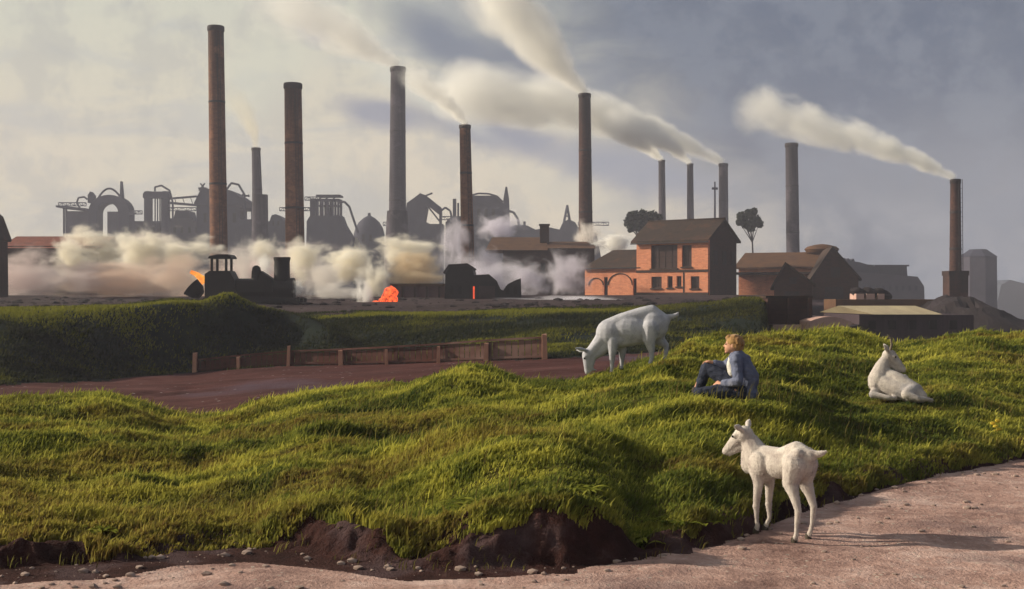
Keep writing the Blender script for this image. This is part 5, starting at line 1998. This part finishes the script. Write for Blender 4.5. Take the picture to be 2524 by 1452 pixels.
hd = Vector((pm(1437, 914) - pm(1452, 868)))
ex = head_parts(fl, pm(1452, 869), (hd.x, .03, hd.z), (1, 0, .25), 1.32, -.1, .85, .12, horn=False, beard=True)
hp = []
for px_, py_, front, sy in ((1508, 918, True, .085), (1532, 906, True, -.085), (1602, 888, False, .10), (1638, 884, False, -.10)):
    x_ = (1560 - px_) / 190
    gzz = local_ground(GZ, HGZ, x_, sy)
    f0 = Vector((x_, sy, gzz + .028))
    if front:
        a0, a1 = pm(1512, 838, sy * .8), pm(px_ + 2, 862, sy)
        kn = a1.lerp(f0, .42)
        fl.chain((a0, .085), (a1, .055), (kn, .036), (kn.lerp(f0, .6), .025), (f0 + Vector((0, 0, .04)), .026), (f0, .028))
    else:
        a0, a1 = pm(1612 + (px_ - 1620) * .5, 808, sy * .8), pm(1610 + (px_ - 1620) * .6, 835, sy)
        hk = Vector((x_ - .018, sy, f0.z + .19))
        fl.chain((a0, .125), (a1, .085), (hk, .040), (hk.lerp(f0, .55) + Vector((-.01, 0, 0)), .027), (f0 + Vector((0, 0, .04)), .027), (f0, .029))
    hp.append(f0)
fl.chain((pm(1642, 782), .04), (pm(1656, 780), .034), (pm(1667, 776), .028), (pm(1671, 770), .012))
body = fl.skin('body', M_GOAT_SHADE, gz_, .0095, 10)
head_extras(ex, gz_, 1.2)
for p in hp:
    hoof(gz_, (p.x, p.y, p.z - .028), 1.2)
fuzz(body, 12000, .009, 5, M_GOAT_SHADE)

# ------------------------------ lying goat
HLY = 180 + 25
LO = Vector((LIE.x, LIE.y, hz(LIE.x, LIE.y)))
ly = place('goat', 'white goat with short horns lying in the grass at the right, head turned back', 'goat', LO, HLY, 'goats on the pasture')
inv = Matrix.Rotation(-rad(HLY), 3, 'Z')


def lw(px, py, dy=0.0):
    """photo point, dy metres nearer (-) or farther (+) than the goat's middle, in the goat's local frame"""
    w_ = at(px, py, LIE.y + dy) - LO
    return inv @ w_


fl = Flesh()
fl.ball(lw(2170, 938, .02), (.15, .12, .165))
fl.chain((lw(2175, 944, .0), .135), (lw(2208, 957, -.1), .128), (lw(2242, 968, -.2), .11), (lw(2268, 976, -.27), .075))
fl.chain((lw(2165, 936, .02), .125), (lw(2172, 908, .03), .088), (lw(2184, 884, .05), .060))
fl.chain((lw(2160, 945, 0), .10), (lw(2172, 915, 0), .07))
fl.chain((lw(2185, 925, 0), .09), (lw(2215, 938, -.1), .09), (lw(2258, 962, -.22), .08))
hd = lw(2226, 890, .0) - lw(2188, 868, .05)
ex = head_parts(fl, lw(2186, 874, .05), hd, (0, 0, 1), 1.3, .45, .30, .12, horn=True, beard=True)
# folded legs
fl.chain((lw(2160, 962, -.02), .06), (lw(2150, 972, -.12), .042), (lw(2190, 980, -.2), .027), (lw(2206, 982, -.2), .024))
fl.chain((lw(2185, 945, .1), .06), (lw(2230, 930, .12), .038), (lw(2212, 944, .1), .026))
fl.chain((lw(2250, 966, -.24), .095), (lw(2232, 972, -.34), .055), (lw(2262, 982, -.40), .034), (lw(2285, 984, -.38), .024), (lw(2296, 986, -.36), .022))
fl.chain((lw(2262, 968, -.28), .05), (lw(2276, 972, -.3), .03), (lw(2284, 980, -.32), .012))
M_GOATP = coat('patchy_goat_coat', (.64, .58, .52), (.34, .30, .29), (.16, .17, .23))
body = fl.skin('body', M_GOATP, ly, .0095, 7)
head_extras(ex, ly, 1.1)
fuzz(body, 18000, .013, 8, M_GOATP)

# ------------------------------ the boy
BO = Vector((BOY.x, BOY.y, hz(BOY.x, BOY.y)))
boy = place('person', 'blond child in dark blue jacket sitting in the grass with one knee up', 'person', BO, 180 - 20)
B = lambda px, py, y=0.0: Vector(((1800 - px) / 235, y, (990 - py) / 235 + (BOY.z - BO.z)))
M_SKIN = solid('child_skin', (.55, .30, .20), (.46, .23, .15), 6, rough=.6, bump=.1)
M_HAIR = coat('blond_hair', (.42, .25, .10), (.17, .075, .035), (.26, .12, .05), .9)
M_JACK = solid('navy_jacket', (.17, .19, .285), (.10, .115, .185), 9, bump=.5, bscale=26, c3=(.2, .21, .28))
M_TROU = solid('dark_trousers', (.038, .046, .078), (.02, .025, .045), 8, bump=.5, bscale=24)
M_SHIRT = solid('white_shirt', (.75, .72, .66), (.58, .55, .5), 12, bump=.3)
M_BOOT = solid('dark_boots', (.03, .022, .02), (.014, .01, .01), 14, rough=.6)
hipc = B(1828, 962)
sh_c = B(1817, 882)
nk = B(1811, 871)
hc = B(1808, 848)
kneeR, footR = B(1737, 909, -.10), B(1708, 985, -.12)
kneeL, footL = B(1731, 968, .19), B(1793, 977, .10)
shL, shR = B(1820, 884, .145), B(1812, 883, -.145)
elL, haL = B(1828, 936, .215), B(1783, 944, .13)
elR, haR = B(1778, 905, -.19), B(1752, 896, -.11)
fl = Flesh()
# trunk, neck, head
fl.chain((hipc, .11), (B(1838, 925), .11), (B(1822, 890), .10))
fl.chain((sh_c, .055), (nk, .042), (B(1808, 862), .042))
fl.ball(hc, (.082, .068, .092))
fd = Vector((.96, .0, -.05))
fl.ball(hc + Vector((.035, 0, -.035)), (.055, .052, .058))                 # jaw
fl.chain((hc + Vector((.078, 0, .0)), .011), (hc + Vector((.098, 0, -.022)), .011))     # nose
fl.ball(hc + Vector((.088, 0, -.052)), (.008, .02, .006)).ball(hc + Vector((.083, 0, -.064)), (.009, .018, .006))   # lips
fl.ball(hc + Vector((.075, 0, -.085)), (.018, .02, .014))                   # chin
for sg in (1, -1):
    fl.ball(hc + Vector((.06, sg * .035, .012)), (.018, .016, .008))        # brows
    fl.ball(hc + Vector((-.005, sg * .07, -.012)), (.016, .008, .026))      # ears
# arms, wrists
for s_, e_, h_ in ((shL, elL, haL), (shR, elR, haR)):
    fl.chain((s_, .048), (e_, .036), (e_.lerp(h_, .86), .023))
# legs
fl.chain((hipc + Vector((0, -.07, 0)), .085), (kneeR, .052), (footR + Vector((0, 0, .06)), .034))
fl.chain((hipc + Vector((0, .08, -.01)), .085), (kneeL, .052), (footL, .034))


def hand(fl, wrist, palm_dir, finger_dir, thumb_dir):
    """palm, five fingers of different length with knuckle bends"""
    pd, fd_, td = (Vector(q).normalized() for q in (palm_dir, finger_dir, thumb_dir))
    side = td
    pc = wrist + pd * .035
    fl.chain((wrist, .021), (pc - side * .014, .019), (pc - side * .014 + pd * .025, .016))
    fl.chain((wrist, .021), (pc + side * .014, .019), (pc + side * .014 + pd * .025, .016))
    for k_, ln_ in enumerate((.052, .060, .056, .044)):
        b0 = pc + pd * .03 + side * (.024 - .016 * k_)
        m1 = b0 + (pd * .75 + fd_ * .45).normalized() * ln_ * .5
        t1 = m1 + (pd * .25 + fd_ * .95).normalized() * ln_ * .5
        fl.chain((b0, .0082), (m1, .0076), (t1, .0062))
    t0 = wrist + pd * .02 + side * .02
    t1 = t0 + (side * .8 + pd * .6).normalized() * .03
    t2 = t1 + (pd * .9 + fd_ * .4).normalized() * .024
    fl.chain((t0, .012), (t1, .0095), (t2, .0072))


hand(fl, haR, (.85, .0, .15), (.35, 0, -.95), (.1, .95, .1))      # on the raised knee, fingers curling over it
hand(fl, haL, (.85, -.35, -.25), (.5, -.3, -.8), (.2, -.6, .75))  # resting in the lap
skin_o = fl.skin('body', M_SKIN, boy, .0062, 3, .5)
# jacket
fl = Flesh()
fl.chain((B(1832, 962), .128), (B(1841, 930), .128), (B(1826, 895), .118), (B(1819, 884), .10))
fl.chain((shL + Vector((0, -.02, 0)), .068), (sh_c, .075), (shR + Vector((0, .02, 0)), .068))
for s_, e_, h_ in ((shL, elL, haL), (shR, elR, haR)):
    fl.chain((s_, .066), (s_.lerp(e_, .55), .058), (e_, .053), (e_.lerp(h_, .45), .047), (e_.lerp(h_, .84), .037))
fl.chain((B(1846, 968, .05), .09), (B(1846, 968, -.05), .09))
fl.chain((B(1812, 873, .045), .02), (B(1822, 874, 0), .022), (B(1812, 873, -.045), .02))
fl.skin('jacket', M_JACK, boy, .0075, 5, .5, .010)
fl = Flesh()
fl.chain((B(1806, 880), .042), (B(1803, 900), .054), (B(1807, 915), .06))
fl.chain((B(1806, 871, .03), .016), (B(1802, 874, 0), .018), (B(1806, 871, -.03), .016))
fl.skin('shirt', M_SHIRT, boy, .008, 5)
# trousers
fl = Flesh()
fl.chain((hipc + Vector((0, -.06, -.01)), .118), (hipc.lerp(kneeR, .5) + Vector((0, -.03, .0)), .088), (kneeR, .066), (kneeR.lerp(footR, .5), .058), (kneeR.lerp(footR, .80), .053))
fl.chain((hipc + Vector((0, .06, -.02)), .112), (hipc.lerp(kneeL, .5) + Vector((0, .03, 0)), .086), (kneeL, .064), (kneeL.lerp(footL, .5), .056), (kneeL.lerp(footL, .78), .05))
fl.skin('trousers', M_TROU, boy, .0075, 5, .5, .009)
# boots
for f_, d_ in ((footR, Vector((.9, -.1, -.1))), (footL, Vector((-.75, -.5, -.15)))):
    fl = Flesh()
    d_ = d_.normalized()
    fl.chain((f_ + Vector((0, 0, .08 if f_ is footR else .01)), .046), (f_ + Vector((0, 0, .02 if f_ is footR else 0)), .046), (f_ + d_ * .08, .040), (f_ + d_ * .15, .032))
    fl.skin('boot', M_BOOT, boy, .008, 4)
# hair
fl = Flesh()
fl.ball(hc + Vector((-.014, 0, .026)), (.090, .080, .082))
fl.ball(hc + Vector((-.045, 0, -.02)), (.055, .068, .07))
fl.chain((hc + Vector((.045, .03, .078)), .024), (hc + Vector((.068, .0, .066)), .020), (hc + Vector((.045, -.03, .078)), .024))
rr = random.Random(4)
for q in range(40):
    d_ = Vector((rr.uniform(-1, .5), rr.uniform(-1, 1), rr.uniform(-.5, 1))).normalized()
    p_ = hc + Vector((-.02, 0, .02)) + Vector((d_.x * .082, d_.y * .074, d_.z * .078))
    fl.seg(p_, .016, p_ + Vector((-.01, d_.y * .01, -.028)), .007)
fl.skin('hair', M_HAIR, boy, .0065, 2)
for sg in (1, -1):
    b_ = bmesh.new()
    bmesh.ops.create_uvsphere(b_, u_segments=10, v_segments=8, radius=.0085)
    me = bpy.data.meshes.new('eye')
    b_.to_mesh(me)
    b_.free()
    me.materials.append(M_EYE)
    o_ = bpy.data.objects.new('eye', me)
    COL.objects.link(o_)
    o_.parent = boy
    o_.location = hc + Vector((.073, sg * .03, .0))

# ------------------------------ small things in the grass
lp = at(2455, 1092, 13.4)
lz = hz(lp.x, lp.y) + .09
mb = MB()
for q in range(5):
    c_ = Vector((lp.x + .03 * math.sin(q * 1.7), lp.y + .02 * math.cos(q * 2.1), lz + .03 * q - .06))
    mb.rock(c_, .028, 700 + q, 1, (1.2, .6, .7))
o_ = mb.build('yellow_flower', solid('yellow_petals', (.75, .58, .06), (.6, .4, .04), 20), None)
tag(o_, 'small bright yellow flower head in the grass near the right edge', 'flower')


def weed(label, px_, py_, Yp, n, ln_, wd, mat, seed, up=.7):
    """a leafy weed clump: broad arching leaves from one crown"""
    rr = random.Random(seed)
    c_ = at(px_, py_, Yp)
    z_ = hz(c_.x, Yp)
    vs, fs, rn_ = [], [], []
    for q in range(n):
        a_ = rr.uniform(0, 2 * PI)
        l_ = ln_ * rr.uniform(.55, 1.1)
        d_ = Vector((math.cos(a_), math.sin(a_), 0))
        sd_ = Vector((-d_.y, d_.x, 0))
        o0 = Vector((rr.gauss(0, ln_ * .5), rr.gauss(0, ln_ * .35), -.01))
        el = rr.uniform(.35, 1.1) * up
        k0 = len(vs)
        col_ = rr.random()
        for j in range(6):
            t_ = j / 5
            wj = wd * math.sin(PI * min(.97, .12 + .85 * t_)) * rr.uniform(.85, 1.15)
            p_ = o0 + d_ * l_ * t_ + Vector((0, 0, l_ * (el * t_ - .85 * el * t_ * t_)))
            vs += [p_ - sd_ * wj + Vector((0, 0, wj * .35)), p_, p_ + sd_ * wj + Vector((0, 0, wj * .35))]
            rn_ += [col_] * 3
        for j in range(5):
            b_ = k0 + j * 3
            fs += [(b_, b_ + 1, b_ + 4, b_ + 3), (b_ + 1, b_ + 2, b_ + 5, b_ + 4)]
    me = bpy.data.meshes.new('leafy_weed')
    me.from_pydata([tuple(v) for v in vs], [], fs)
    at_ = me.attributes.new('rnd', 'FLOAT', 'POINT')
    at_.data.foreach_set('value', rn_)
    me.polygons.foreach_set('use_smooth', [True] * len(fs))
    me.materials.append(mat)
    o_ = bpy.data.objects.new('leafy_weed', me)
    o_.location = (c_.x, Yp, z_)
    COL.objects.link(o_)
    return tag(o_, label, 'weed', 'leafy weeds along the path bank')


M_WEED = grass_mat('weed_leaves', (.05, .075, .014), (.15, .17, .025), (.36, .36, .06), (.13, .10, .03), 2.5, 7, .35)
weed('bright yellow green weed clump hanging over the bank left of the white goat', 1575, 1315, 8.45, 90, .17, .020, M_WEED, 1)
weed('low weed clump on the bank just left of the standing goat', 1690, 1285, 8.6, 60, .15, .018, M_WEED, 2)
weed('weed clump over the dark hollow in the middle of the bank', 1180, 1270, 8.35, 80, .16, .018, M_WEED, 3)
weed('weed clump between the two dark hollows', 1050, 1300, 8.25, 70, .15, .018, M_WEED, 4)
weed('weed clump at the right lip of the left hollow', 900, 1285, 8.3, 50, .14, .016, M_WEED, 5)
weed('spreading weed clump low on the bank near the left corner', 230, 1310, 8.5, 60, .15, .018, M_WEED, 6)
weed('ragged weed clump right of the middle hollow', 1420, 1225, 8.6, 70, .16, .019, M_WEED, 7)
